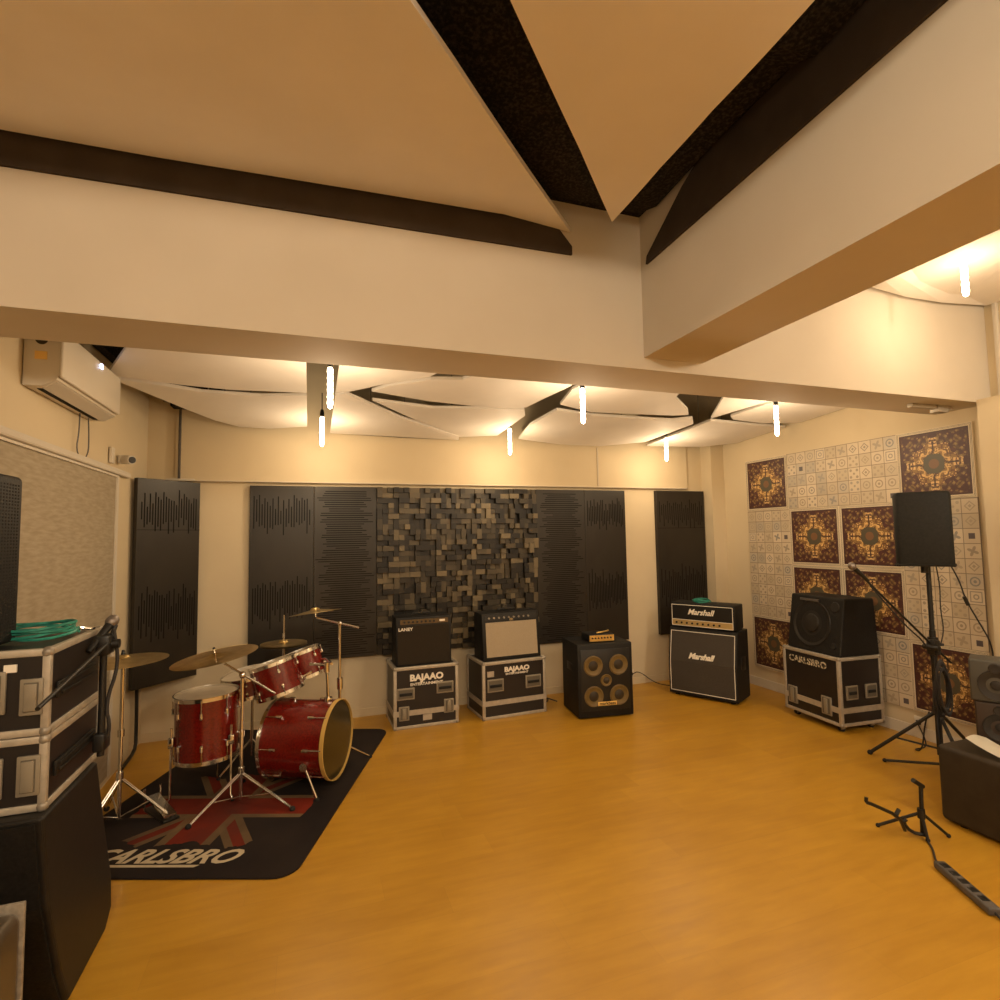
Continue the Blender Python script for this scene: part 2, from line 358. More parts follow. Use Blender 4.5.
# ceiling sails ------------------------------------------------------
SAILS={
'L1':([(-1.24,4.09,2.73),(-1.07,4.13,2.73),(-0.84,4.18,2.72),(-0.54,4.23,2.72),(-0.03,4.17,2.72),(-0.03,3.1,2.80),(-0.6,3.0,2.82),(-0.95,3.5,2.78)],'white ceiling sail ending just right of the air conditioner, nearer the beam'),
'L2':([(-1.24,4.18,2.73),(-1.02,4.24,2.73),(-0.74,4.35,2.72),(-0.35,4.36,2.72),(-0.03,4.26,2.72),(-0.03,5.13,2.66),(-0.35,5.26,2.65),(-0.59,5.24,2.65),(-0.76,5.05,2.66),(-0.91,4.79,2.68)],'curved white ceiling sail over the drum kit, touching the upper back wall'),
'P3':([(.17,3.0,2.81),(1.1,3.0,2.81),(0.77,3.67,2.76),(0.46,3.9,2.74),(0.26,4.1,2.73),(0.17,4.12,2.73)],'small triangular white ceiling sail right of the nearer left bulb'),
'P4':([(0.42,4.04,2.73),(0.53,3.89,2.74),(0.79,3.73,2.76),(1.01,3.67,2.76),(1.3,3.1,2.8),(1.9,3.1,2.8),(1.82,3.67,2.76),(1.75,3.92,2.74),(1.69,4.17,2.72),(1.43,4.26,2.72),(0.88,4.18,2.72)],'white ceiling sail in the middle, just behind the beam'),
'P5':([(0.45,4.27,2.72),(0.94,4.36,2.71),(1.59,4.26,2.72),(1.71,4.26,2.72),(1.78,4.42,2.71),(1.76,5.13,2.66),(1.41,5.24,2.65),(0.86,4.73,2.69)],'white ceiling sail above the block diffuser, beside the far middle bulb'),
'P6':([(0.17,4.17,2.72),(0.24,4.15,2.73),(0.73,4.69,2.69),(1.39,5.2,2.65),(1.41,5.3,2.63),(0.82,5.3,2.63),(0.31,5.3,2.64),(0.17,5.3,2.64)],'white triangular ceiling sail right of the far left bulb, by the back wall'),
'P7':([(2.0,3.1,2.8),(2.6,3.1,2.8),(2.81,3.69,2.76),(3.14,3.96,2.74),(3.25,4.09,2.73),(3.12,4.15,2.73),(2.31,4.19,2.72),(1.94,4.04,2.73),(1.88,3.7,2.76)],'white ceiling sail right of the nearer middle bulb'),
'P8':([(1.98,4.19,2.72),(2.37,4.3,2.72),(2.83,4.31,2.72),(3.22,4.3,2.72),(3.38,4.2,2.73),(3.50,4.34,2.71),(3.46,5.1,2.66),(3.02,5.3,2.63),(2.53,5.3,2.63),(2.02,5.21,2.65),(1.94,4.69,2.69)],'large white ceiling sail between the far middle bulb and the far right bulb'),
'P9':([(2.9,3.1,2.8),(3.9,3.2,2.79),(3.67,3.67,2.76),(3.56,4.16,2.73)],'narrow pointed white ceiling sail left of the nearer right bulb'),
'P10':([(3.68,4.04,2.73),(3.74,3.69,2.76),(4.0,3.1,2.8),(4.58,3.1,2.8),(4.58,4.10,2.73),(4.19,4.18,2.72),(3.81,4.15,2.73)],'white ceiling sail at the nearer right bulb, beside the tiled wall'),
'P11':([(3.6,4.21,2.72),(4.25,4.28,2.72),(4.58,4.27,2.72),(4.58,4.95,2.67),(4.27,5.17,2.65),(3.6,5.27,2.65),(3.56,5.18,2.65)],'white ceiling sail in the far right corner of the ceiling'),
}
def sail(pts,label,thick=.022,lift=None,grp='white sound sails hung under the back ceiling'):
    t=thing('ceiling_sail',label,'ceiling panel',(0,0,0),0,grp)
    bm=bmesh.new()
    top=[bm.verts.new((p[0],p[1],p[2]+thick)) for p in pts]; bot=[bm.verts.new(p) for p in pts]; n=len(pts)
    bm.faces.new(top); bm.faces.new(bot[::-1])
    for i in range(n): bm.faces.new((top[i],top[(i+1)%n],bot[(i+1)%n],bot[i]))
    bmesh.ops.recalc_face_normals(bm,faces=bm.faces)
    if lift:
        fs=[f for f in bm.faces if len(f.verts)==n]
        bmesh.ops.triangulate(bm,faces=fs)
        for _ in range(3): bmesh.ops.subdivide_edges(bm,edges=bm.edges[:],cuts=1,use_grid_fill=True)
        for v in bm.verts: v.co.z+=lift(v.co.x,v.co.y)
    bb=B(); bb.bm.free(); bb.bm=bm; s_=bb.build('sail_sheet','sail',t,smooth=bool(lift))
    b=B(); cx=sum(p[0] for p in pts)/n; cy=sum(p[1] for p in pts)/n; cz=sum(p[2] for p in pts)/n
    for k in (-.15,.15): b=B(); b.cyl((cx+k,cy,cz+thick-(.10 if lift else 0)),(cx+k,cy,ZC),.004,seg=6); b.build('hanger','steel',t)
    return t
for k,(pts,lb) in SAILS.items(): sail(pts,lb)
FG='white sound sails hung in front of the beam'
sag=lambda x,y:-.12*max(0,math.sin(PI*min(1,max(0,(2.48-y)/2.6))))
sail([(-1.30,2.46,3.21),(-.6,2.46,3.215),(.2,2.46,3.235),(.9,2.46,3.25),(1.28,2.49,3.235),(1.035,2.233,3.24),(.654,1.817,3.23),(.418,1.566,3.23),(.248,1.394,3.23),(.0,1.12,3.22),(-.6,.5,3.2),(-1.30,-.2,3.2)],'wide white ceiling sail upper left, in front of the long beam',.025,sag,FG)
sail([(1.397,2.273,3.22),(1.331,1.789,3.22),(1.303,1.453,3.22),(1.296,1.038,3.22),(1.30,.4,3.22),(1.30,-.4,3.22),(.0,-.4,3.22),(.10,.7,3.22),(.378,1.169,3.22),(.503,1.298,3.22),(.694,1.499,3.22),(.973,1.796,3.22)],'pointed white ceiling sail whose tip reaches the beam corner',.025,sag,FG)
sail([(2.3,2.0,3.24),(2.9,2.40,3.25),(3.46,2.47,3.225),(3.74,2.47,3.205),(4.1,2.47,3.21),(4.58,2.47,3.25),(4.58,-1,3.22),(2.3,-1,3.22)],'white ceiling sail in the right bay behind the short beam',.025,None,FG)
M['shadow']=noisy('painted_shadow',(.052,.040,.031),(.065,.050,.039),6,.95,spec=.05)  # dark strips added in the shape of the sail shadows on the beams
t=thing('shadow_strip','long dark strip shaped as the shadow of the wide sail on the long beam','shadow strip',(0,2.5,0),0,'dark strips standing in for sail shadows on the beams')
B().prism([(-1.31,3.085),(1.285,3.115),(1.285,3.16),(1.16,3.30),(-1.31,3.30)],'y',-.014,-.001).build('shadow_face','shadow',t,smooth=False)
t=thing('shadow_strip','dark wedge shaped as the shadow of the pointed sail on the short beam','shadow strip',(1.71,0,0),0,'dark strips standing in for sail shadows on the beams')
B().prism([(2.435,3.10),(2.425,3.14),(2.12,3.335),(2.0,3.39),(-2.5,3.39),(-2.5,3.19),(.95,3.155)],'x',-.014,-.001).build('shadow_face','shadow',t,smooth=False)
# dark foam folds above the sails
t=thing('foam_baffle','speckled charcoal foam fold showing in the gap between the two front sails','acoustic foam',(0,0,0))
b=B()
b.prism([(.9,3.395),(1.35,3.33),(1.5,3.395),(1.9,3.37),(2.3,3.34),(2.46,3.395)],'x',.2,1.68)
b.build('foam_sheet','foam',t)
t=thing('foam_wedge','dark stepped foam piece high in the left corner above the drums','acoustic foam',(0,0,0))
b=B()
for i,(x0,x1,z0) in enumerate([(-1.31,-1.2,2.93),(-1.2,-1.12,2.86),(-1.12,-.9,2.80),(-.9,-.72,2.78)]): b.box(x0,x1,5.2,5.34,z0,ZC-.01)
b.box(-1.31,-1.25,4.5,5.2,2.92,ZC-.01); b.box(-1.31,-1.25,2.9,4.5,2.90,ZC-.01)
b.build('foam_block','foam',t)
# ------------------------------------------------------------------ bulbs
def bulb(x,y,ztop,zcord,label,power):
    t=thing('pendant_bulb',label,'light bulb',(x,y,ztop),0,'bare tubular filament bulbs hanging from the ceiling')
    b=B(); b.cyl((0,0,.04),(0,0,zcord-ztop),.004,seg=6); b.build('cord','rubber',t)
    b=B(); b.lathe([(0,.06),(.012,.055),(.017,.03),(.017,-.005),(0,-.005)],seg=14); b.build('socket','black',t)
    b=B(); pr=[(0,-.005)]
    for i in range(13): 
        h=-.01-.235*i/12; pr.append((.0145+.003*(i%2),h))
    pr+= [(.012,-.255),(0,-.262)]
    b.lathe(pr,seg=14); g=b.build('glass_tube','bulb',t); 
    L=bpy.data.lights.new('bulb_light','POINT'); L.energy=power; L.color=(1,.74,.46); L.shadow_soft_size=.05
    lo=bpy.data.objects.new('bulb_light',L); COL.objects.link(lo); lo.location=(x,y,ztop-.33)
    return t
PW=9
bulb(.11,3.44,2.705,2.9,'glowing tube bulb on the left, the one nearer the long beam',PW)
bulb(.09,4.84,2.70,2.9,'glowing tube bulb on the left, the farther one above the dark wall panels',PW*.6)
bulb(1.83,3.44,2.705,2.9,'glowing tube bulb in the middle, the one nearer the beam',PW)
bulb(1.80,4.87,2.69,2.9,'glowing tube bulb in the middle, the farther one over the block diffuser',PW*.6)
bulb(3.64,3.48,2.705,2.9,'glowing tube bulb nearest the patterned tile wall, left of the brown corner panel',PW)
bulb(3.59,4.90,2.69,2.9,'glowing tube bulb on the right, the farther one near the corner pilaster',PW*.6)
bulb(3.62,2.05,3.27,3.39,'large glowing tube bulb at upper right, in front of the beam',PW*.45)
# lamps of the rest of the room, behind the photographer
for x,y,z,p in [(-.2,-1.0,3.12,95),(1.0,-2.3,3.10,50),(3.5,-.9,3.0,60),(3.5,.4,2.9,22)]:
    L=bpy.data.lights.new('rear_room_light','POINT'); L.energy=p; L.color=(1,.82,.60); L.shadow_soft_size=.12
    lo=bpy.data.objects.new('rear_room_light',L); COL.objects.link(lo); lo.location=(x,y,z)
# ------------------------------------------------------------------ wall acoustic panels
def grooved(name,label,x0,x1,z0,z1,kind,seed,grp=None,seams=()):
    rnd=random.Random(seed); t=thing('acoustic_panel',label,'acoustic panel',((x0+x1)/2,YB,z0),0,grp)
    w=(x1-x0)/2; h=z1-z0; b=B(); b.box(-w,w,-.05,-.002,0,h,bev=.003)
    F=-.0512
    if kind=='v':
        for base,amp,cnt in ((h-.26,.17,22),(.55,.22,24)):
            for i in range(cnt):
                x=-w+.025+(2*w-.05)*(i+.5)/cnt
                a=amp*(.35+.65*abs(math.sin(i*1.7+seed))*rnd.uniform(.5,1)); c=base+rnd.uniform(-.04,.04)
                b.box(x-.0042,x+.0042,F,-.049,max(.02,c-a),min(h-.03,c+a),mi=1)
    else:
        n=int(h/.021)
        for i in range(n):
            z=.03+(h-.06)*i/n; q=abs(math.sin(i*.35+seed))*.5+abs(math.sin(i*.9+seed*2))*.5
            a=w*(.35+.6*q*rnd.uniform(.75,1)); c=rnd.uniform(-.02,.02)
            b.box(max(-w+.01,c-a),min(w-.01,c+a),F,-.049,z,z+.0075,mi=1)
    for z in seams: b.box(-w,w,F,-.049,z-.002,z+.002,mi=1)
    b.build('panel_face',['panel','groove'],t,smooth=False); return t
PG='charcoal grooved acoustic panels on the back wall'
tc_=grooved('p','narrow charcoal panel with vertical grooves set across the left corner behind the cymbals',-.265,.265,.53,2.157,'v',3,PG,(1.22,)); tc_.location=(-1.118,5.145,.53); tc_.rotation_euler=(0,0,math.radians(46))
grooved('p','charcoal panel with vertical grooves, left end of the wide dark block on the back wall',-.51,.032,.56,2.145,'v',5,PG)
grooved('p','charcoal panel with horizontal grooves left of the wooden block diffuser',.034,.60,.56,2.145,'h',2,PG)
grooved('p','charcoal panel with horizontal grooves right of the wooden block diffuser',2.255,2.82,.53,2.145,'h',9,PG)
grooved('p','charcoal vertically grooved panel directly above the four-cone bass cabinet',2.822,3.33,.50,2.145,'v',11,PG)
grooved('p','separate charcoal panel with vertical grooves right of the bare wall gap, above the guitar stack',3.745,4.405,.52,2.15,'v',14,PG,(1.20,))
# wooden block diffuser
t=thing('block_diffuser','brown wooden skyline diffuser of uneven blocks in the centre of the back wall','acoustic panel',(.602,YB,.56))
b=B(); W,Hh=1.65,1.585; nx,nz=32,31; cw=W/nx; ch=Hh/nz; tones=[]
b.box(0,W,-.03,-.002,0,Hh); tones+= [0]*6
used=set()
for j in range(nz):
    for i in range(nx):
        if (i,j) in used: continue
        w=1; h=1; q=random.random()
        if q<.28 and i+1<nx and (i+1,j) not in used: w=2
        elif q<.42 and j+1<nz: h=2
        for a in range(w):
            for c in range(h): used.add((i+a,j+c))
        d=random.choice([.035,.045,.06,.075,.09,.10])
        x0,z0=i*cw+.001,j*ch+.001; x1,z1=(i+w)*cw-.001,(j+h)*ch-.001
        v=[b.bm.verts.new(p) for p in ((x0,-d,z0),(x1,-d,z0),(x1,-d,z1),(x0,-d,z1),(x0,-.03,z0),(x1,-.03,z0),(x1,-.03,z1),(x0,-.03,z1))]
        for f in ((0,1,2,3),(4,0,3,7),(1,5,6,2),(3,2,6,7),(4,5,1,0)): b.bm.faces.new([v[k] for k in f])
        tn=random.random()**2.3; tones+=[tn]*5
o=b.build('wood_blocks','block',t,smooth=False)
at=o.data.attributes.new('tone','FLOAT','FACE'); at.data.foreach_set('value',(tones+[0]*len(o.data.polygons))[:len(o.data.polygons)])
# ------------------------------------------------------------------ right wall tile panels
Ys=[4.84,4.285,3.73,3.175,2.62]; Zs=[.21,.768,1.326,1.884,2.442]
BG='brown ornate square panels on the right wall'
def brown(c,r,label):
    y0,y1=Ys[c+1],Ys[c]; z0,z1=Zs[3-r],Zs[4-r]
    t=thing('ornate_wall_panel',label,'wall panel',(XR,(y0+y1)/2,(z0+z1)/2),0,BG); a=.277
    b=B()
    for q,d in ((a,.018),):
        b.box(-d,-.001,-q,q,-q,-.253); b.box(-d,-.001,-q,q,.253,q); b.box(-d,-.001,-q,-.253,-.253,.253); b.box(-d,-.001,.253,q,-.253,.253)
    for q in (.262,.270):
        for s in (-1,1):
            b.box(-.0188,-.0175,-q,q,s*q-.0011,s*q+.0011,mi=1); b.box(-.0188,-.0175,s*q-.0011,s*q+.0011,-q,q,mi=1)
    b.build('frame',['frame','conedark'],t,smooth=False)
    B().box(-.016,-.001,-.252,.252,-.252,.252).build('printed_face','mandala',t,smooth=False)
brown(0,0,'ornate brown panel at the upper far end of the tiled wall')
brown(3,0,'ornate brown panel at the upper near corner, above the covered speaker')
brown(1,1,'ornate brown panel in the centre block, upper left, above the black wedge monitor')
brown(2,1,'ornate brown panel in the centre block, upper right, partly behind the covered speaker')
brown(1,2,'ornate brown panel half hidden behind the top of the black wedge monitor')
brown(2,2,'ornate brown panel crossed by the microphone boom')
brown(0,3,'ornate brown panel at the lower far end, left of the flight case')
brown(3,3,'ornate brown panel at the lower near corner, behind the speaker stand')
def sheet(y0,y1,z0,z1,label):
    t=thing('patterned_tile_sheet',label,'wall tiles',(XR,y0,z0),0,'sheets of small patterned tiles on the right wall')
    B().box(-.014,-.001,.001,y1-y0-.001,.001,z1-z0-.001).build('tile_face','tiles',t,smooth=False)
sheet(Ys[3],Ys[1],Zs[3],Zs[4],'wide sheet of small patterned tiles at the top, between two brown panels')
sheet(Ys[1],Ys[0],Zs[1],Zs[3],'tall sheet of small patterned tiles at the far end of the tiled wall')
sheet(Ys[4],Ys[3],Zs[1],Zs[3],'tall sheet of small patterned tiles behind the covered speaker and its pole')
sheet(Ys[3],Ys[1],Zs[0],Zs[1],'low sheet of small patterned tiles behind the flight case')
# ------------------------------------------------------------------ flight cases
def case(label,loc,rz,w,d,h,front,group='black flight cases with aluminium edges',seam=None,castors=0,side=(),e=.028):
    t=thing('flight_case',label,'flight case',loc,rz,group); z0=castors
    B().box(-w/2+.006,w/2-.006,.006,d-.006,z0+.006,z0+h-.006).build('panel_body','casepanel',t)
    b=B(); T=.0
    for x in (-w/2,w/2-e):
        for y in (0,d-e): b.box(x,x+e,y,y+e,z0,z0+h,bev=.004)
    for z in (z0,z0+h-e):
        for y in (0,d-e): b.box(-w/2,w/2,y,y+e,z,z+e,bev=.004)
        for x in (-w/2,w/2-e): b.box(x,x+e,0,d,z,z+e,bev=.004)
    b.build('edge_trim','alu',t)
    for x in (-w/2,w/2):
        for y in (0,d):
            for z in (z0,z0+h):
                b=B(); sx=-1 if x>0 else 1; sy=1 if y==0 else -1; sz=1 if z==z0 else -1
                b.ball((x+sx*.012,y+sy*.012,z+sz*.012),.019,sc=(1,1,1),seg=10); b.build('ball_corner','steel',t)
    if seam is not None:
        b=B(); b.box(-w/2,w/2,-.004,.004,z0+seam-.022,z0+seam+.022); b.box(-w/2-.004,-w/2+.004,0,d,z0+seam-.022,z0+seam+.022); b.box(w/2-.004,w/2+.004,0,d,z0+seam-.022,z0+seam+.022); b.build('lid_band','alu',t)
    def dish(kind,x,z,ww,hh,face='f'):
        b=B(); 
        def bx(x0,x1,y0,y1,za,zb,mi=0,bev=.0):
            if face=='f': b.box(x0,x1,y0,y1,za,zb,mi=mi,bev=bev)
            elif face=='r': b.box(w/2-y1,w/2-y0,x0,x1,za,zb,mi=mi,bev=bev)
            else: b.box(-w/2+y0,-w/2+y1,x0,x1,za,zb,mi=mi,bev=bev)
        bx(x-ww/2,x+ww/2,-.007,.006,z-hh/2,z+hh/2,0,.004)
        bx(x-ww/2+.012,x+ww/2-.012,-.0075,.0,z-hh/2+.012,z+hh/2-.012,1)
        p=b.build(kind,['dish','dishin'],t); b=B()
        if kind=='handle': bx(x-ww/2+.022,x+ww/2-.022,-.018,-.006,z-.014,z+.010,0,.004); b.build('grip','rubber',p)
        else: bx(x-.018,x+.018,-.016,-.006,z-hh/2+.015,z+hh/2-.015,0,.004); b.build('catch','dish',p)
    for f in front:
        dish(f[0],f[1],z0+f[2],f[3],f[4],f[5] if len(f)>5 else 'f')
    if castors:
        for x in (-w/2+.07,w/2-.07):
            for y in (.07,d-.07):
                b=B(); b.box(x-.03,x+.03,y-.03,y+.03,castors-.012,castors,mi=1); b.box(x-.018,x+.018,y-.022,y+.022,castors-.035,castors-.01,mi=1)
                b.cyl((x-.014,y,.028),(x+.014,y,.028),.028,seg=18); b.build('castor',['rubber','steel'],t)
    return t
c1=case('flight case marked BAJAAO with two butterfly latches on the lower band, left of the pair',(.98,4.875,0),math.radians(1),.58,.42,.528,
  [('handle',-.185,.30,.155,.10),('handle',.165,.325,.155,.10),('latch',-.20,.135,.09,.12),('latch',.20,.16,.09,.12)],seam=.135)
text('logo','BAJAAO',.075,'print',c1,(0,-.004,.43),FR,bold=.0035,sx=1.1)
text('logo','ENTERTAINMENT',.032,'print',c1,(0,-.004,.375),FR,bold=.0008,sx=1.15)
B().box(-.035,.045,-.005,.002,.06,.11).build('label_plate','alu',c1)
c2=case('flight case marked BAJAAO without latches, under the tan-fronted amplifier',(1.80,4.845,0),math.radians(3.5),.64,.43,.512,
  [('handle',-.195,.30,.16,.115),('handle',.185,.30,.16,.115)],seam=.145)
text('logo','BAJAAO',.058,'print',c2,(.02,-.004,.432),FR,bold=.003,sx=1.2)
text('logo','ENTERTAINMENT',.024,'print',c2,(.02,-.004,.392),FR,bold=.0006,sx=1.2)
B().box(-.275,-.21,-.005,.002,.38,.43).build('label_plate','alu',c2)
# case 3 by the tiled wall : front faces -X
a3=math.radians(-93.5)
c3=case('wheeled flight case by the tiled wall with worn lettering, under the black wedge monitor',(4.115,3.715,0),a3,.60,.45,.555,
  [('latch',-.20,.14,.10,.15),('latch',.16,.14,.10,.15),('handle',.12,.27,.12,.115,'r'),('handle',.32,.27,.12,.115,'r')],seam=.13,castors=.055)
text('logo','CARLSBRO',.075,'faded',c3,(-.02,-.004,.52),FR,bold=.002,sx=1.1)
# left stack
cl=case('lower of the two road cases stacked on the big black cabinet at left',(-1.071,2.285,.766),0,.487,.50,.243,
  [('handle',.075,.12,.10,.13),('latch',.195,.12,.065,.13)],seam=None,e=.024)
cu=case('upper road case of the left stack, carrying teal cables and a slim speaker',(-1.071,2.285,1.012),0,.487,.50,.285,
  [('handle',.075,.15,.10,.14),('latch',.195,.13,.065,.12)],seam=None,e=.024)
for cc,ht in ((cl,.243),(cu,.285)):
    b=B(); b.box(.2395,.250,.06,.42,ht*.36,ht*.56,bev=.003); b.box(.250,.256,.08,.40,ht*.40,ht*.44,bev=.002); b.box(.250,.256,.08,.40,ht*.49,ht*.53,bev=.002)
    b.build('side_handle_bar','cabblack',cc)
B().box(.117,.152,-.004,.002,.215,.24).build('paper_label','print',cu)
B().box(.07,.098,-.004,.002,.20,.24).build('paper_label','print',cu)
# big cabinet under them
t=thing('speaker_cabinet','big black speaker cabinet with slanted sides under the left road cases','speaker',(-.813,0,0))
prof=[(2.23,.764),(2.72,.764),(2.84,.44),(2.94,.20),(2.955,.06),(2.88,.002),(2.50,.002),(2.42,.15),(2.30,.45)]
b=B(); b.prism(prof,'x',-.49,0); cab=b.build('cabinet_shell','cabblack',t,smooth=False)
md=cab.modifiers.new('bev','BEVEL'); md.width=.012; md.segments=3; md.limit_method='ANGLE'
b=B(); b.prism([(2.725,.75),(2.74,.75),(2.862,.43),(2.962,.20),(2.962,.10),(2.948,.20),(2.848,.43)],'x',-.47,-.012); b.build('front_grille','tolex',t,smooth=False)
b=B(); b.prism([(2.222,.75),(2.235,.75),(2.305,.45),(2.425,.15),(2.50,.01),(2.485,.01),(2.41,.15),(2.29,.45)],'x',-.47,-.02); b.build('rear_panel','tolex',t,smooth=False)
# brownish case lid in the bottom left corner
t=thing('equipment_case','brown glossy equipment case at the bottom left corner, in front of the big cabinet','case',(-.79,1.96,0))
B().box(-.48,0,-.35,.10,0,.585,bev=.03,seg=4).build('shell','darkgloss',t)
B().box(-.49,.004,.098,.112,0,.60,bev=.004).build('rim','steel',t)
t=thing('loose_cable','thin black cable looped on top of the brown equipment case','cable',(0,0,0))
B().tube([(-.95,1.75,.596),(-.87,1.85,.60),(-.83,1.90,.60),(-.80,1.84,.598),(-.783,1.80,.55),(-.783,1.78,.40),(-.80,1.75,.594)][:6],.006,smooth=2).build('cord','cable',t)
# slim column speaker on upper case
t=thing('column_speaker','slim tall black speaker with perforated grille standing on the left road cases','speaker',(-1.132,2.31,1.30))
B().box(-.125,.125,0,.19,0,.60,bev=.02,seg=3).build('cabinet','tolex',t)
b=B()
for i in range(46):
    z=.03+i*.0118
    for y in (.03,.05,.07,.09,.11,.13,.15): b.box(.1235,.1262,y-.004,y+.004,z,z+.006)
b.build('grille_dots','darkgap',t,smooth=False)
t['label']='slim tall black speaker with perforated grille standing on the left road cases'
# teal cables
def coil(label,loc,R,n,flat=1,seed=1,rz=0,r=.006,group='teal instrument cables'):
    rnd=random.Random(seed); t=thing('coiled_cable',label,'cable',loc,rz,group); pts=[]
    N=n*16
    for i in range(N):
        a=2*PI*i/16; q=R*(1+.12*math.sin(i*.37)+rnd.uniform(-.03,.03))
        pts.append((q*math.cos(a),q*flat*math.sin(a),r+ .010*(i//16)*.9+.006*math.sin(i*.9)+.006))
    B().tube(pts,r,seg=6).build('cable_loop','teal',t); return t
ct=coil('coiled teal cable lying on the upper road case of the left stack',(-.965,2.56,1.297),.12,5,.9,4,.3,r=.0055)
B().tube([(.10,.0,.03),(.15,.03,.014),(.165,.06,.012)],.007).build('plug','chrome',ct)
# ------------------------------------------------------------------ microphones & stands
def mic_at(t,p,d):
    p=Vector(p); d=Vector(d).normalized()
    B().cyl(p,p-d*.15,.017,.011,seg=14).build('microphone_body','black',t)
    B().lathe([(0,.030),(.012,.028),(.021,.018),(.0245,.004),(.0245,-.006),(.018,-.018),(.015,-.02)],p,d,seg=18).build('microphone_grille','foamball',t)
t=thing('microphone_stand','black boom arm with a microphone fixed at the far end of the left road cases','microphone stand',(-.79,2.67,.80))
B().cyl((0,0,0),(0,0,.44),.013).build('pole','black',t)
b=B(); b.box(-.022,.02,-.03,.05,.02,.09,bev=.008); b.build('clamp','black',t)
b=B(); b.box(-.02,.03,-.04,.04,.40,.48,bev=.010); b.cyl((-.0,0,.44),(.055,0,.44),.018); b.build('clutch','black',t)
B().cyl((.02,.0,.45),(.012,-.60,.352),.007).build('boom_arm','black',t)
B().cyl((.02,.0,.45),(.03,.03,.51),.009).build('boom_tip','black',t)
mic_at(t,(.015,.035,.525),(.10,.22,.22))
B().tube([(.03,.01,.5),(.05,.02,.35),(.01,.0,.2),(.03,.01,.1),(.0,.02,.02)],.007,smooth=2).build('microphone_cable','cable',t)
# ------------------------------------------------------------------ amps
t=thing('guitar_amplifier','dark combo amplifier with a small nameplate on the left flight case','amplifier',(.965,4.905,.528),0)
w,h,d=.50,.425,.25
B().box(-w/2,w/2,0,d,0,h,bev=.012).build('cabinet','tolex',t)
B().box(-w/2+.02,w/2-.02,-.006,.01,.02,h-.075).build('grille','blackcloth',t)
b=B(); b.box(-w/2+.04,w/2-.03,-.003,.01,h-.062,h-.022); b.build('control_panel','ctrlbrown',t)
B().box(w/2-.11,w/2-.06,-.006,.0,h-.05,h-.032).build('badge','print',t)
for i in range(8):
    x=-w/2+.075+i*.038; B().cyl((x,-.002,h-.042),(x,-.014,h-.042),.010,seg=10).build('knob','black',t)
text('logo','LANEY',.038,'print',t,(-.165,-.009,h-.105),FR,bold=.001,sx=1.1)
B().tube([(-.08,.12,h),(-.075,.12,h+.018),(.075,.12,h+.018),(.08,.12,h)],.010).build('carry_handle','black',t)
t=thing('guitar_amplifier','combo amplifier with a tan grille cloth on the second flight case','amplifier',(1.795,4.875,.512),math.radians(3))
w,h,d=.585,.43,.26
tp=lambda c: Vector((c.x,c.y+(c.z*.10 if c.y<.1 else 0),c.z))
B().box(-w/2,w/2,0,d,0,h,bev=.012,taper=tp).build('cabinet','tolex',t)
B().box(-w/2+.035,w/2-.035,-.006,.012,.035,h-.085,taper=tp).build('grille','tancloth',t)
B().box(-w/2+.03,w/2-.03,-.003,.01,h-.07,h-.018,taper=tp).build('control_panel','black',t)
for i in range(9):
    x=-w/2+.07+i*.05; y0=(h-.045)*.1; B().cyl((x,y0-.003,h-.045),(x,y0-.014,h-.045),.009,seg=10).build('knob','steel',t)
B().box(-.02,.02,.028,.034,h-.078,h-.055).build('badge','chrome',t)
B().tube([(-.09,.15,h),(-.085,.15,h+.02),(.085,.15,h+.02),(.09,.15,h)],.011).build('carry_handle','black',t)
# bass amp 4x10
t=thing('bass_cabinet','black bass speaker cabinet with four yellow cones on the floor','amplifier',(2.55,4.495,0),math.radians(-6.5))
w,h,d=.535,.665,.42
B().box(-w/2,w/2,0,d,.01,h,bev=.012).build('cabinet','tolex',t)
B().box(-w/2+.03,w/2-.03,-.004,.012,.07,h-.05,bev=.003).build('grille','black',t)
for x,z in ((-.12,.47),(.125,.47),(-.12,.20),(.125,.20)):
    b=B(); b.lathe([(.078,-.006),(.092,-.010),(.092,-.002),(.084,0)][::-1],(x,0,z),(0,1,0),seg=30,mi=0)
    b.lathe([(.090,-.008),(.082,-.012),(.075,-.008),(.045,-.005)],(x,0,z),(0,1,0),seg=30,mi=0)
    b.lathe([(.045,-.005),(.03,-.012),(0,-.015)],(x,0,z),(0,1,0),seg=24,mi=1)
    b.build('speaker_cone',['cone','conedark'],t)
b=B(); b.lathe([(.055,-.004),(.05,-.012),(.03,-.008)],(.003,0,.335),(0,1,0),seg=24); b.lathe([(.03,-.008),(.012,-.016),(0,-.016)],(.003,0,.335),(0,1,0),seg=24,mi=1); b.build('tweeter',['cone','conedark'],t)
pl=B().box(-.085,.095,-.017,-.012,.115,.15,bev=.002).build('nameplate','yellowprint',t)
text('logo','markbass',.042,'black',t,(.005,-.0185,.134),FR,bold=.0008,ext=.0006)
for x in (-.2,.2):
    B().cyl((x,.06,0),(x,.06,.012),.02).build('foot','rubber',t); B().cyl((x,.36,0),(x,.36,.012),.02).build('foot','rubber',t)
for s in (-1,1): B().box(s*w/2-.004,s*w/2+.004,.13,.28,.40,.47,bev=.003).build('side_handle','black',t)
t=thing('bass_amplifier_head','small yellow-fronted amplifier head on top of the four-cone bass cabinet','amplifier',(2.555,4.555,.665),math.radians(-6.5))
B().box(-.125,.125,0,.20,.006,.07,bev=.006).build('case','black',t)
B().box(-.12,.12,-.004,.004,.010,.064).build('front_panel','gold',t)
for i in range(7): B().cyl((-.095+.03*i,-.003,.04),(-.095+.03*i,-.013,.04),.008,seg=10).build('knob','black',t)
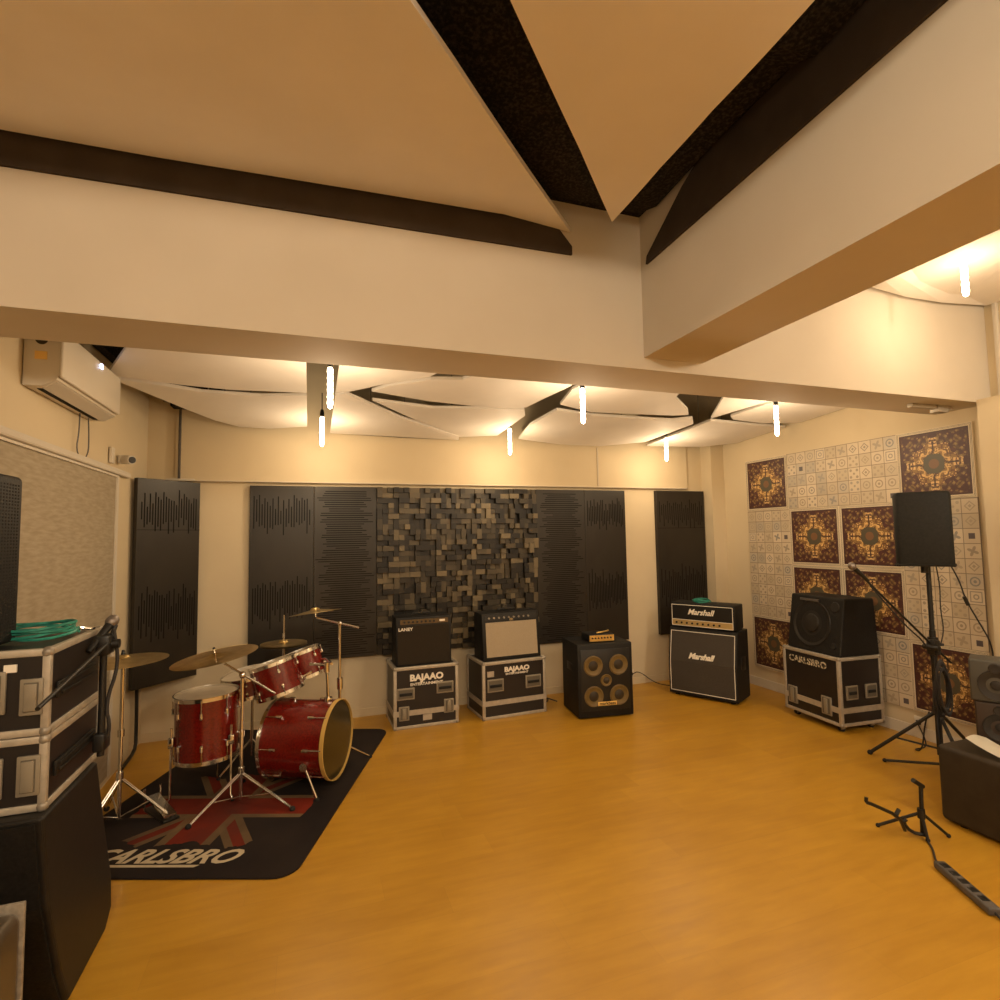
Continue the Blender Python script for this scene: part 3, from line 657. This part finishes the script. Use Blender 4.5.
B().tube([(-.03,.05,.078),(.02,.04,.085),(.06,.08,.08),(.11,.10,.085),(.13,.16,.078)],.007,smooth=2).build('patch_cable','gold',t)
# Marshall half stack
am=math.atan2(-.87,.495)  # width axis direction
mx,my=(3.574+3.905)/2-.035,(4.968+4.387)/2-.06
t=thing('guitar_cabinet','tall dark grey slant speaker cabinet with script logo, right of the bass cabinet','amplifier',(mx,my,0),am+0,None)
w,h,d=.69,.685,.36
pf=[(0,.02),(d,.02),(d,h),(.055,h),(0,h*.52)]
b=B(); b.prism(pf,'x',-w/2,w/2); o=b.build('cabinet','tolex',t,smooth=False); md=o.modifiers.new('bev','BEVEL'); md.width=.01; md.segments=3; md.limit_method='ANGLE'
b=B(); b.prism([(-.006,.06),(.01,.06),(.012,h*.52),(.062,h-.04),(.046,h-.04),(-.006,h*.52)],'x',-w/2+.03,w/2-.03); b.build('grille','greycloth',t,smooth=False)
b=B()
def pip(z): return 0 if z<h*.52 else (z-h*.52)/(h-h*.52)*.055
for x in (-w/2+.024,w/2-.024): b.tube([(x,-.005,.055),(x,-.005,h*.52),(x,pip(h-.035)-.005,h-.035)],.0035,seg=6)
b.tube([(-w/2+.024,-.005,.055),(w/2-.024,-.005,.055)],.0035,seg=6); b.tube([(-w/2+.024,pip(h-.035)-.005,h-.035),(w/2-.024,pip(h-.035)-.005,h-.035)],.0035,seg=6)
b.build('piping','print',t)
text('logo','Marshall',.078,'print',t,(-.005,.000,.415),(PI/2-.165,0,0),shear=.35,bold=.0028,ext=.005,sx=.95)
for s in (-1,1): B().box(s*w/2-.004,s*w/2+.004,.12,.25,.30,.43,bev=.004).build('side_handle','black',t)
for x in (-.28,.28):
    for y in (.05,.31): B().cyl((x,y,0),(x,y,.022),.022).build('foot','rubber',t)
t=thing('amplifier_head','black amplifier head with gold strip and script logo on the slant cabinet','amplifier',(mx+.02,my+.015,h),am,None)
w,hh,d=.66,.255,.24; y0=.06
t.location=(mx+.052*.87+.0,my+.052*.495,h)
B().box(-w/2,w/2,0,d,.012,hh,bev=.01).build('case','tolex',t)
B().box(-w/2+.025,w/2-.025,-.004,.01,.085,hh-.025).build('front_cloth','black',t)
B().box(-w/2+.025,w/2-.025,-.006,.01,.025,.08).build('control_panel','goldpanel',t)
for i in range(9): B().cyl((-.26+.055*i,-.005,.052),(-.26+.055*i,-.016,.052),.010,seg=10).build('knob','black',t)
b=B()
for z in (.022,.083,hh-.022): b.tube([(-w/2+.022,-.005,z),(w/2-.022,-.005,z)],.003,seg=6)
for x in (-w/2+.022,w/2-.022): b.tube([(x,-.005,.022),(x,-.005,hh-.022)],.003,seg=6)
b.build('piping','print',t)
text('logo','Marshall',.078,'print',t,(-.01,-.006,.165),FR,shear=.35,bold=.002,ext=.003)
for x in (-.27,.27): B().cyl((x,.12,0),(x,.12,.014),.018).build('foot','rubber',t)
coil('coiled teal cable lying on the amplifier head of the guitar stack',(mx+.115,my+.10,h+hh),.085,3,.9,9,am,r=.006)
# wedge monitor on case 3
t=thing('wedge_monitor','black wedge-sided floor monitor with one large cone on the wheeled flight case','speaker',(4.14,3.70,.611),a3)
w,h,d=.56,.475,.42
pf=[(-.0,0),(d,0),(d-.03,h-.005),(.075,h)]
b=B(); b.prism(pf,'x',-w/2,w/2); o=b.build('cabinet','tolex',t,smooth=False); md=o.modifiers.new('bev','BEVEL'); md.width=.012; md.segments=3; md.limit_method='ANGLE'
ax=Vector((0,1,-.158)).normalized(); cz=.24
cpt=Vector((-.03,.075*cz/h,cz))
b=B(); b.lathe([(.20,.0),(.196,-.008),(.185,-.006),(.165,.002),(.08,-.001),(.075,-.012),(0,-.02)],cpt,ax,seg=36); b.build('speaker_cone','darkcone',t)
b=B(); b.lathe([(.045,.0),(.04,-.007),(0,-.006)],(.20,.075*.40/h,.40),ax,seg=20); b.build('horn','darkcone',t)
b=B(); b.lathe([(.028,.0),(.024,-.007),(0,-.003)],(.21,.075*.08/h,.08),ax,seg=20); b.build('port','darkgap',t)
B().box(-.16,.04,.052,.066,.428,.448).build('badge','strip',t)
# ------------------------------------------------------------------ covered speaker + stand (right)
t=thing('speaker_stand','black tripod speaker stand carrying the covered speaker by the tiled wall','speaker stand',(4.12,2.69,0))
b=B(); b.cyl((0,0,.10),(0,0,.95),.019); b.cyl((0,0,.9),(0,0,1.40),.015); b.build('pole','black',t)
B().cyl((0,0,.80),(0,0,.90),.032).build('collar','black',t); B().cyl((0,0,.38),(0,0,.43),.030).build('leg_collar','black',t)
for k in range(3):
    a=math.radians(117+120*k); e=(.415*math.cos(a),.415*math.sin(a),.014)
    l=B().tube([(0,0,.40),e],.012).build('leg','black',t); B().ball(e,.018).build('rubber_foot','rubber',l)
    B().tube([(0,0,.14),(.26*math.cos(a),.26*math.sin(a),.16)],.007).build('brace','black',t)
b=B(); b.cyl((.02,0,.85),(.06,-.03,.85),.009); b.build('knob','black',t)
t=thing('covered_speaker','loudspeaker under a black fabric cover on the tall tripod stand','speaker',(4.07,2.68,1.40),math.radians(-52))
b=B(); pts=[(-.155,-.13),(.155,-.13),(.165,-.05),(.10,.15),(-.10,.15),(-.165,-.05)]
bm=b.bm; b.prism(pts,'z',0,.515); bmesh.ops.bevel(bm,geom=[e for e in bm.edges],offset=.025,segments=3,profile=.5,affect='EDGES')
b.build('fabric_cover','cover',t)
b=B(); b.tube([(p[0]*.99,p[1]*.99,.008+.006*(i%2)) for i,p in enumerate([(pts[j][0]*(1-q)+pts[(j+1)%6][0]*q,pts[j][1]*(1-q)+pts[(j+1)%6][1]*q) for j in range(6) for q in (0,.25,.5,.75)]+[pts[0]])],.009,seg=6); b.build('elastic_hem','cover',t)
B().cyl((0,0,-.05),(0,0,.03),.022).build('pole_cup','black',t)
# mic stand right
t=thing('microphone_stand','black boom microphone stand before the tiled wall, boom rising to the left','microphone stand',(4.03,2.63,0))
B().cyl((0,0,.06),(0,0,.86),.011).build('pole','black',t)
for e in ((-.14,.29,.014),(.28,.1,.014),(-.05,-.30,.014)):
    l=B().tube([(0,0,.075),e],.009).build('leg','black',t); B().ball(e,.014).build('rubber_foot','rubber',l)
b=B(); b.box(-.03,.03,-.03,.03,.80,.90,bev=.01); b.cyl((-.02,-.05,.85),(-.02,.05,.85),.018); b.build('clutch','black',t)
B().cyl((0,0,.855),(-.50,.12,1.365),.0075).build('boom_arm','black',t); B().cyl((0,0,.855),(.12,-.03,.74),.0075).build('boom_tail','black',t)
mic_at(t,(-.545,.13,1.41),(-.60,.13,.55))
B().tube([(-.43,.1,1.28),(-.2,.04,1.0),(-.02,.02,.86),(.04,.01,.6),(-.03,.0,.3),(.02,-.02,.08)],.005,smooth=2).build('microphone_cable','cable',t)
t=thing('coiled_cable','thick coil of black cable hanging on the right microphone stand','cable',(4.05,2.60,.56))
b=B()
for k in range(5): b.torus((.0,-.02+.012*k,.02*math.sin(k)),(.25,1,.1*k-.2),.075+.004*k,.007,seg=22,s2=6)
o=b.build('cable_loops','cable',t); o.scale=(.45,.8,2.0)
t=thing('hanging_cable','thin black cable draping from the covered speaker down past the tiles','cable',(0,0,0))
B().tube([(4.26,2.66,1.46),(4.32,2.62,1.3),(4.34,2.60,1.16),(4.40,2.56,1.0),(4.46,2.53,.86),(4.47,2.53,.70)],.005,smooth=2).build('cord','cable',t)
B().cyl((4.333,2.603,1.18),(4.353,2.593,1.12),.012).build('connector','black',t)
t=thing('hanging_cable','thin cable running down beside the pole of the covered speaker','cable',(0,0,0))
B().tube([(4.17,2.67,1.41),(4.185,2.66,1.25),(4.17,2.66,1.1),(4.195,2.66,.95),(4.165,2.67,.85)],.004,smooth=2).build('cord','cable',t)
# ------------------------------------------------------------------ right corner: trunk, monitors, sheet
t=thing('storage_trunk','low dark brown trunk with rounded corners at the right edge','trunk',(3.40,1.20,0))
B().box(0,.70,0,1.045,.012,.43,bev=.03,seg=4).build('trunk_body','trunk',t)
b=B(); 
for x in (.05,.65):
    for y in (.07,.95): b.cyl((x,y,0),(x,y,.02),.02)
b.build('feet','rubber',t)
t=thing('paper_sheet','curled white sheet lying on the dark trunk','sheet',(3.42,1.50,.434))
bm=bmesh.new(); n=12; g=[]
for i in range(n+1):
    for j in range(n+1):
        u=i/n; v=j/n; g.append(bm.verts.new((u*.17,v*.60,.004+.055*abs(2*v-1.0)**2.2+.012*math.sin(u*4)*v+.02*(1-u)*abs(v-.5))))
for i in range(n):
    for j in range(n): bm.faces.new((g[i*(n+1)+j],g[i*(n+1)+j+1],g[(i+1)*(n+1)+j+1],g[(i+1)*(n+1)+j]))
r=bmesh.ops.solidify(bm,geom=bm.faces[:],thickness=-.004)
bb=B(); bb.bm.free(); bb.bm=bm; bb.build('sheet_face','paper',t)
def monitor(label,loc,rz,w,d,h,m):
    t=thing('studio_monitor',label,'speaker',loc,rz)
    B().box(-w/2,w/2,0,d,0,h,bev=.012,seg=3).build('cabinet',m,t)
    b=B(); b.lathe([(w*.36,0),(w*.35,-.006),(w*.30,-.003),(w*.12,.002),(w*.1,-.006),(0,-.01)],(0,0,h*.42),(0,1,0),seg=26); b.build('woofer','darkcone',t)
    b=B(); b.lathe([(w*.13,0),(w*.11,-.006),(0,-.003)],(0,0,h*.82),(0,1,0),seg=18); b.build('tweeter','darkcone',t)
monitor('brown-sided studio monitor standing on the trunk, underneath the grey one',(3.68,2.075,.43),math.radians(-62),.21,.17,.235,'brownmon')
monitor('grey studio monitor standing on top of the brown one at the right edge',(3.67,2.075,.666),math.radians(-62),.23,.18,.235,'greymon')
t=thing('office_chair','beige padded chair back behind the studio monitors at the right edge','chair',(4.28,2.12,0))
B().box(-.05,.0,-.22,.20,.55,.99,bev=.04,seg=4).build('backrest','beige',t)
B().box(-.05,.30,-.22,.20,.44,.50,bev=.02,seg=3).build('seat','beige',t) if False else B().box(-.03,.14,-.22,.20,.44,.50,bev=.02,seg=3).build('seat','beige',t)
for x,y in ((-.02,-.2),(-.02,.17),(.12,-.2),(.12,.17)): B().cyl((x,y,0),(x,y,.45),.012).build('leg','black',t)
for y in (-.15,.13): B().cyl((-.02,y,.45),(-.02,y,.60),.012).build('back_support','black',t)
# guitar stand on the floor
t=thing('guitar_stand','small folded black guitar stand standing alone on the floor at right','guitar stand',(3.125,2.16,0))
B().cyl((0,0,.02),(0.01,0,.27),.010).build('pole','black',t)
b=B(); b.cyl((-.045,.0,.305),(.025,0,.262),.012); b.build('neck_rest','black',t)
B().cyl((0,0,.10),(0,0,.15),.018).build('hub','black',t)
for e in ((-.118,.16,.010),(-.02,-.04,.010),(.125,-.05,.01)):
    l=B().tube([(0,0,.13),e],.008).build('leg','black',t); B().ball(e,.011).build('rubber_foot','rubber',l)
b=B(); b.tube([(0,-.02,.02),(-.06,.02,.03),(-.10,.03,.085),(-.085,.02,.10)],.009,smooth=1); b.build('yoke_arm','black',t)
b=B(); b.tube([(-.09,.03,.04),(-.17,.0,.14),(-.36,.0,.235),(-.40,.0,.25),(-.395,.0,.275)],.009,smooth=1); b.tube([(-.19,0,.15),(-.165,0,.175)],.010); b.build('yoke_arm','black',t)
# power strip + cables on the floor
t=thing('power_strip','long grey power strip lying on the floor in front of the guitar stand','power strip',(2.845,1.79,0),math.atan2(1.664-1.971,2.758-2.902))
B().box(-.175,.175,-.027,.027,.002,.036,bev=.008,seg=3).build('strip_body','strip',t)
b=B()
for i in range(5): b.box(-.13+.06*i-.018,-.13+.06*i+.018,-.016,.016,.034,.038,bev=.0015)
b.build('socket_row','black',t)
t=thing('floor_cable','black cable running from the guitar stand feet to the power strip and out of frame','cable',(0,0,0))
B().tube([(3.11,2.13,.006),(3.05,2.06,.006),(2.97,2.00,.006),(2.922,1.955,.016)],.005,smooth=2).build('cord','cable',t)
B().tube([(2.771,1.633,.016),(2.758,1.60,.006),(2.745,1.56,.006),(2.72,1.515,.006),(2.69,1.535,.006),(2.655,1.505,.006),(2.65,1.475,.006),(2.68,1.445,.006),(2.75,1.43,.006)],.005,smooth=2).build('cord','cable',t)
# cables/sockets near walls
def socket(label,loc,rz):
    t=thing('wall_socket',label,'socket',loc,rz,'white sockets low on the walls'); B().box(-.04,.04,-.012,0,-.04,.04,bev=.004).build('plate','white',t)
    B().box(-.014,.014,-.035,-.01,-.016,.016,bev=.004).build('plug','black',t)
socket('white socket with a black plug low on the back wall, left of the guitar stack',(3.36,YB-.002,.12),0)
socket('white socket with a black plug low on the right wall behind the speaker stand',(XR-.013,3.13,.13),-PI/2)
t=thing('floor_cable','thin black cable from the back wall socket to the guitar stack','cable',(0,0,0))
B().tube([(3.36,5.34,.12),(3.42,5.30,.16),(3.55,5.2,.04),(3.7,5.15,.006),(3.85,5.12,.006)],.005,smooth=2).build('cord','cable',t)
t=thing('floor_cable','tangle of thin cable on the floor between the second flight case and the bass cabinet','cable',(0,0,0))
B().tube([(2.12,5.25,.006),(2.2,5.2,.03),(2.3,5.25,.006),(2.25,5.12,.006),(2.15,5.1,.02),(2.2,5.18,.05),(2.34,5.1,.006)],.006,smooth=2).build('cord','cable',t)
t=thing('floor_cable','thin black cable looping from the right wall socket to the stands','cable',(0,0,0))
B().tube([(4.55,3.13,.13),(4.5,3.05,.06),(4.42,2.98,.006),(4.3,3.0,.006),(4.25,2.9,.03),(4.22,2.85,.25),(4.2,2.8,.35)],.005,smooth=2).build('cord','cable',t)
t=thing('black_pipe','thin black pipe dropping from the corner acoustic panel and bending to the floor','pipe',(0,0,0))
B().tube([(-1.28,5.10,.53),(-1.28,5.12,.10),(-1.28,5.08,.03),(-1.28,4.78,.016)],.013,smooth=1).build("pipe_run","black",t)
# ------------------------------------------------------------------ air conditioner, camera, conduits
t=thing('air_conditioner','white split air conditioner high on the left wall beside the beam','air conditioner',(-1.314,3.2,2.42))
L=.86
b=B(); b.prism([(.0,0),(.075,.0),(.135,.035),(.145,.06),(.145,.275),(.125,.29),(0,.29)],'y',0,L); b.build('casing','aircon',t,smooth=False)
B().box(.142,.160,-.004,L+.004,.045,.285,bev=.010,seg=3).build('front_panel','aircon',t)
B().box(.035,.060,.06,L-.06,-.003,.004).build('air_slot','darkgap',t)
B().prism([(.070,-.006),(.128,.028),(.125,.034),(.068,.0)],'y',.03,L-.03).build('flap','aircon',t,smooth=False)
B().box(.156,.165,.50,.525,.245,.27).build('display_light','blueled',t)
b=B(); b.cyl((.07,-.001,.23),(.07,-.004,.23),.026,seg=18); b.build('energy_sticker','conedark',t)
B().box(.045,.095,-.004,-.001,.13,.17).build('energy_sticker','yellowprint',t)
t=thing('hanging_cable','thin pale cable looping beneath the air conditioner','cable',(0,0,0))
B().tube([(-1.29,3.83,2.43),(-1.295,3.84,2.3),(-1.30,3.82,2.2),(-1.295,3.9,2.14),(-1.29,3.98,2.2),(-1.29,3.98,2.3),(-1.29,3.96,2.43)],.004,smooth=2).build('cord','strip',t)
t=thing('security_camera','small white security camera on the left wall near the far corner','camera',(-1.314,4.62,2.255))
B().box(0,.02,-.20,-.14,-.05,.06,bev=.004).build('junction_box','white',t)
B().box(0,.05,-.03,.03,-.03,.03,bev=.01).build('bracket','white',t)
B().cyl((.03,0,.0),(.10,-.06,-.01),.032,seg=20).build('body','white',t); B().cyl((.10,-.06,-.01),(.106,-.065,-.011),.024,seg=20).build('lens','black',t)
t=thing('cable_conduit','thin vertical conduit on the upper back wall above the corner acoustic panel','conduit',(-1.07,YB-.045,2.19)); B().box(-.010,.010,0,.012,0,.64,bev=.003).build('channel','strip',t)
B().box(-.10,.12,-.005,.012,-.012,.006,bev=.003).build('base_strip','white',t)
t=thing('cable_conduit','white vertical conduit high on the right wall where the beam meets it','conduit',(XR,2.44,2.57)); B().box(-.028,-.001,-.028,.0,0,.68,bev=.004).build('channel','white',t)
t=thing('ceiling_bracket','small metal bracket with a bar beneath the right end of the long beam','bracket',(4.3,2.66,2.545))
b=B(); b.box(-.30,.12,-.02,.02,-.028,-.003,bev=.003); b.box(-.05,.06,-.03,.03,-.05,0,bev=.004); b.build('bar','alu',t)
# ------------------------------------------------------------------ drum mat
th=math.radians(-20.4); ux=Vector((math.cos(th),math.sin(th),0)); vy=Vector((-math.sin(th),math.cos(th),0))
FRc=Vector((-.07,2.975,0)); Wm,Dm=1.40,2.08
t=thing('drum_mat','dark rounded drum mat with a faded red and cream flag and CARLSBRO lettering','mat',FRc-ux*(Wm/2),th)
def rrect(x0,x1,y0,y1,r,n=7):
    out=[]
    for cx,cy,a in ((x1-r,y0+r,-90),(x1-r,y1-r,0),(x0+r,y1-r,90),(x0+r,y0+r,180)):
        for k in range(n): q=math.radians(a+90*k/(n-1)); out.append((cx+r*math.cos(q),cy+r*math.sin(q)))
    return out
B().prism(rrect(-Wm/2,Wm/2,0,Dm,.11),'z',.001,.010).build('mat_sheet','mat',t,smooth=False)
o=text('logo','CARLSBRO',.155,'matprint',t,(-.07,.175,.0105),(0,0,0),shear=.5,bold=.004,ext=.0004); xs=[v.co.x for v in o.data.vertices]; o.scale.x=.80/(max(xs)-min(xs)); o.scale.y=1.12
b=B(); b.prism([(-.50,.085),(.16,.085),(.18,.105),(-.48,.105)],'z',.0102,.0112); b.build('logo_underline','matprint',t,smooth=False)
# ------------------------------------------------------------------ drum kit
def drum(t,c,axis,R,L,lugs,hoopm='chrome',batter='skin',front='skin',rearhoop='chrome',lugoff=0):
    """c = centre of the lower/rear head, axis points to the other head"""
    c=Vector(c); ax=Vector(axis).normalized(); x=ax.orthogonal().normalized(); y=ax.cross(x)
    B().lathe([(R,.01),(R,L-.01),(R-.006,L-.01),(R-.006,.01),(R,.01)],c,ax,seg=40).build('shell','red',t)
    for h,mt in ((.0,batter),(L,front)):
        s=1 if h else -1
        B().lathe([(0,0),(R-.004,0),(R+.003,-s*.008)],c+ax*(h+s*.001),ax,seg=40).build('drum_head',mt,t)
        b=B(); b.lathe([(R+.003,h-s*.013),(R+.009,h-s*.013),(R+.009,h+s*.011),(R+.003,h+s*.012),(R+.003,h-s*.013)],c,ax,seg=40); b.build('hoop',hoopm if h else rearhoop,t)
    for k in range(lugs):
        a=2*PI*(k+lugoff)/lugs; o=x*math.cos(a)+y*math.sin(a); 
        for (h0,h1,h2) in ((.0,L*.20,L*.28),(L,L*.80,L*.72)):
            b=B(); b.cyl(c+ax*h0+o*(R+.010),c+ax*h1+o*(R+.010),.0035,seg=6); b.cyl(c+ax*h1+o*(R+.010),c+ax*h2+o*(R+.010),.009,seg=8); b.cyl(c+ax*h2+o*(R-.002),c+ax*h2+o*(R+.016),.008,seg=8)
            b.build('lug','chrome',t)
ka=Vector((.90,-.43,0)).normalized(); kp=Vector((.43,.90,0)).normalized(); KF=Vector((.183,3.97,.305)); KR=.248; KL=.43
t=thing('bass_drum','red sparkle bass drum lying on its side with a dark front head','drum',(0,0,0))
drum(t,KF-ka*KL,ka,KR,KL,8,hoopm='hoopgold',front='kickhead' if 'kickhead' in M else 'darkgloss')
for s,e in ((-1,Vector((.053,3.77,.012))),(1,Vector((.44,4.36,.012)))):
    p0=KF-ka*.12+kp*s*(KR*.93)+Vector((0,0,-KR*.38)); 
    l=B().cyl(p0,e,.008,seg=8).build('spur','chrome',t); B().ball(e,.016).build('rubber_tip','rubber',l)
    B().cyl(p0-kp*s*.02,p0+kp*s*.02,.026,seg=12).build('spur_bracket','chrome',t)
tp0=KF-ka*.065+Vector((0,0,KR-.005))
B().cyl(tp0-Vector((0,0,.01)),tp0+Vector((0,0,.03)),.028,seg=12).build('mount_plate','chrome',t)
b=B(); b.tube([tp0,tp0+Vector((-.01,.0,.23)),tp0+Vector((-.03,.0,.25)),tp0+Vector((-.12,.06,.25))],.010,smooth=1); b.cyl(tp0+Vector((-.01,0,.20)),tp0+Vector((-.01,0,.265)),.018,seg=10); b.build('tom_holder','chrome',t)
# toms
def tom(name,label,c,axis,R,L,lugs,off=0,grp=None):
    t=thing(name,label,'drum',(0,0,0),0,grp); drum(t,c,axis,R,L,lugs,lugoff=off); return t
TA=Vector((-.28,.10,.95)).normalized()
TOPA=Vector((-.245,4.22,.795)); TOPB=Vector((-.05,4.38,.83))
t1=tom('tom_drum','larger red rack tom tilted above the bass drum',TOPA-TA*.21,TA,.155,.21,6)
t2=tom('tom_drum','smaller red rack tom at the right, next to its chrome arm',TOPB-TA*.18,TA,.122,.18,6,.4)
b=B(); b.tube([TOPA+Vector((.13,-.02,-.12)),TOPA+Vector((.19,-.05,-.11)),TOPA+Vector((.26,-.02,-.08))],.01); b.build('mount_bracket','chrome',t1)
b=B(); b.tube([TOPB+Vector((.12,-.02,-.07)),TOPB+Vector((.17,-.10,-.05)),TOPB+Vector((.20,-.24,-.06))],.011); b.build('mount_bracket','chrome',t2)
t=tom('floor_tom','large red floor tom standing at the left of the kit',Vector((-.625,4.10,.275)),(-.02,.0,1),.185,.385,8)
for k in range(3):
    a=math.radians(200+120*k); x,y=-.625+.205*math.cos(a),4.10+.205*math.sin(a)
    l=B().tube([(x,y,.48),(x,y,.05),(x+.02*math.cos(a),y+.02*math.sin(a),.022)],.007).build('leg','chrome',t)
    B().box(x-.016,x+.016,y-.016,y+.016,.36,.42,bev=.004).build('leg_bracket','chrome',t); B().ball((x+.02*math.cos(a),y+.02*math.sin(a),.022),.013).build('rubber_foot','rubber',l)
t=tom('snare_drum','shallow drum with a pale head between the floor tom and the rack toms',Vector((-.40,4.45,.56)),(-.15,-.05,1),.175,.13,8)
t=thing('snare_stand','chrome stand under the shallow snare drum','drum stand',(-.39,4.46,0))
B().cyl((0,0,.10),(0,0,.50),.011).build('pole','chrome',t)
for k in range(3):
    a=math.radians(90+120*k); B().tube([(0,0,.22),(.22*math.cos(a),.22*math.sin(a),.02)],.007).build('leg','chrome',t); B().tube([(0,0,.50),(.16*math.cos(a),.16*math.sin(a),.53),(.17*math.cos(a),.17*math.sin(a),.56)],.007).build('basket_arm','chrome',t)
# cymbals
def cymbal(t,c,n,R,name='cymbal'):
    c=Vector(c); n=Vector(n).normalized()
    pr=[(0,.024),(.012,.024),(.028,.018),(.038,.006),(R*.5,-.004),(R,-.016),(R,-.0175),(R*.5,-.0055),(.038,.0045),(.026,.016),(0,.022)]
    p=B().lathe(pr,c,n,seg=48).build(name,'brass',t)
    B().cyl(c+n*.024,c+n*.05,.012,.007,seg=10).build('wing_nut','black',p)
    B().cyl(c-n*.05,c+n*.04,.005,seg=8).build('tilter_rod','chrome',t)
def tripod(t,legs,zh,pole_top,r=.011,c=(0,0)):
    B().cyl((c[0],c[1],.03),(c[0],c[1],pole_top),r).build('pole','chrome',t)
    B().cyl((c[0],c[1],zh-.03),(c[0],c[1],zh+.03),.019).build('leg_collar','chrome',t)
    for e in legs:
        d=Vector((-e[1],e[0],0)).normalized()*.008
        for s in (-1,1): 
            pass
        b=B(); 
        for s in (-1,1): b.tube([Vector((c[0],c[1],zh))+d*s,Vector((e[0],e[1],.02))+d*s*.6],.005)
        l=b.build('leg','chrome',t); B().ball((e[0],e[1],.018),.017).build('rubber_foot','rubber',l)
        B().tube([(c[0],c[1],.05),((c[0]+e[0])*.55,(c[1]+e[1])*.55,zh*.45)],.005).build('brace','chrome',t)
    B().cyl((c[0],c[1],pole_top*.55-.02),(c[0],c[1],pole_top*.55+.02),.018).build('clamp','chrome',t)
t=thing('cymbal_stand','chrome boom stand in front of the kit with a wide tilted cymbal','cymbal stand',(-.40,3.90,0))
tripod(t,[(-.25,-.22),(.31,-.21),(-.02,.33)],.20,.80)
hd=Vector((0,0,.80)); B().ball(hd,.022).build('boom_clamp','chrome',t)
B().cyl(hd+Vector((-.11,.05,.07)),hd+Vector((.20,-.09,-.115)),.0075,seg=10).build('boom_arm','chrome',t)
cymbal(t,(-.17,.07,.925),(-.20,.33,.90),.255)
t=thing('cymbal_stand','straight chrome stand with a flat cymbal beside the left road cases','cymbal stand',(-1.045,3.87,0))
tripod(t,[(.28,-.03),(-.13,.24),(-.14,-.24)],.28,.97)
cymbal(t,(0,0,.965),(-.03,.0,1),.235)
t=thing('cymbal_stand','slim chrome boom stand behind the bass drum with a small raised cymbal','cymbal stand',(.22,4.42,0))
tripod(t,[(.10,.24),(-.2,.2),(.02,.28)],.2,1.01)
B().cyl((0,0,.52),(0,0,.60),.022).build('height_clamp','chrome',t)
B().cyl((-.17,.02,1.06),(.14,-.02,.97),.007,seg=8).build('boom_arm','chrome',t); B().ball((0,0,1.01),.018).build('boom_clamp','chrome',t)
cymbal(t,(-.18,.02,1.115),(-.10,.12,1),.19)
t=thing('hi_hat_stand','chrome hi-hat with its rod standing up behind the rack toms','cymbal stand',(-.19,4.72,0))
tripod(t,[(.2,.15),(-.2,.15),(0,-.25)],.2,.80)
B().cyl((0,0,.8),(0,0,1.06),.004,seg=8).build('pull_rod','chrome',t); B().cyl((0,0,.88),(0,0,.92),.012,seg=10).build('clutch','chrome',t)
p=B().lathe([(0,.0),(.03,-.006),(.04,-.02),(.175,-.03),(.04,-.022),(0,-.004)],(0,0,.87),(0,0,1),seg=40).build('top_cymbal','brass',t)
p=B().lathe([(0,0),(.03,.006),(.04,.016),(.175,.026),(.04,.018),(0,.004)],(0,0,.80),(0,0,1),seg=40).build('bottom_cymbal','brass',t)
t=thing('drum_pedal','chrome foot pedal on the mat beside the left cymbal stand','pedal',(-.84,3.92,.012),math.radians(35))
B().box(-.045,.045,-.14,.14,.0,.012,bev=.003).build('base_plate','black',t)
b=B(); b.prism([(-.12,.02),(.12,.075),(.12,.085),(-.12,.03)],'x',-.035,.035); b.build('footboard','chrome',t,smooth=False)
for s in (-1,1): B().cyl((s*.045,.12,.0),(s*.045,.12,.13),.007,seg=8).build('post','chrome',t)
# ------------------------------------------------------------------ world, camera
w=bpy.data.worlds.new('world'); S.world=w; w.use_nodes=True
w.node_tree.nodes['Background'].inputs[0].default_value=(1,.8,.6,1); w.node_tree.nodes['Background'].inputs[1].default_value=.05
cam=bpy.data.cameras.new('camera'); co=bpy.data.objects.new('camera',cam); COL.objects.link(co); S.camera=co
cam.sensor_width=36; cam.sensor_fit='HORIZONTAL'; cam.lens=548/1000*36; cam.clip_start=.05
R=Matrix(((.94495035,.0065973,.32714722),(-.326808,.06880168,.94258308),(-.01628978,-.99760854,.06717023)))
r=R@Vector((1,0,0)); u=R@Vector((0,-1,0)); bk=R@Vector((0,0,-1))
mw=Matrix(((r.x,u.x,bk.x,0),(r.y,u.y,bk.y,0),(r.z,u.z,bk.z,1.65),(0,0,0,1))); co.matrix_world=mw
S.view_settings.view_transform='Standard'; S.view_settings.look='None'; S.view_settings.exposure=0.88
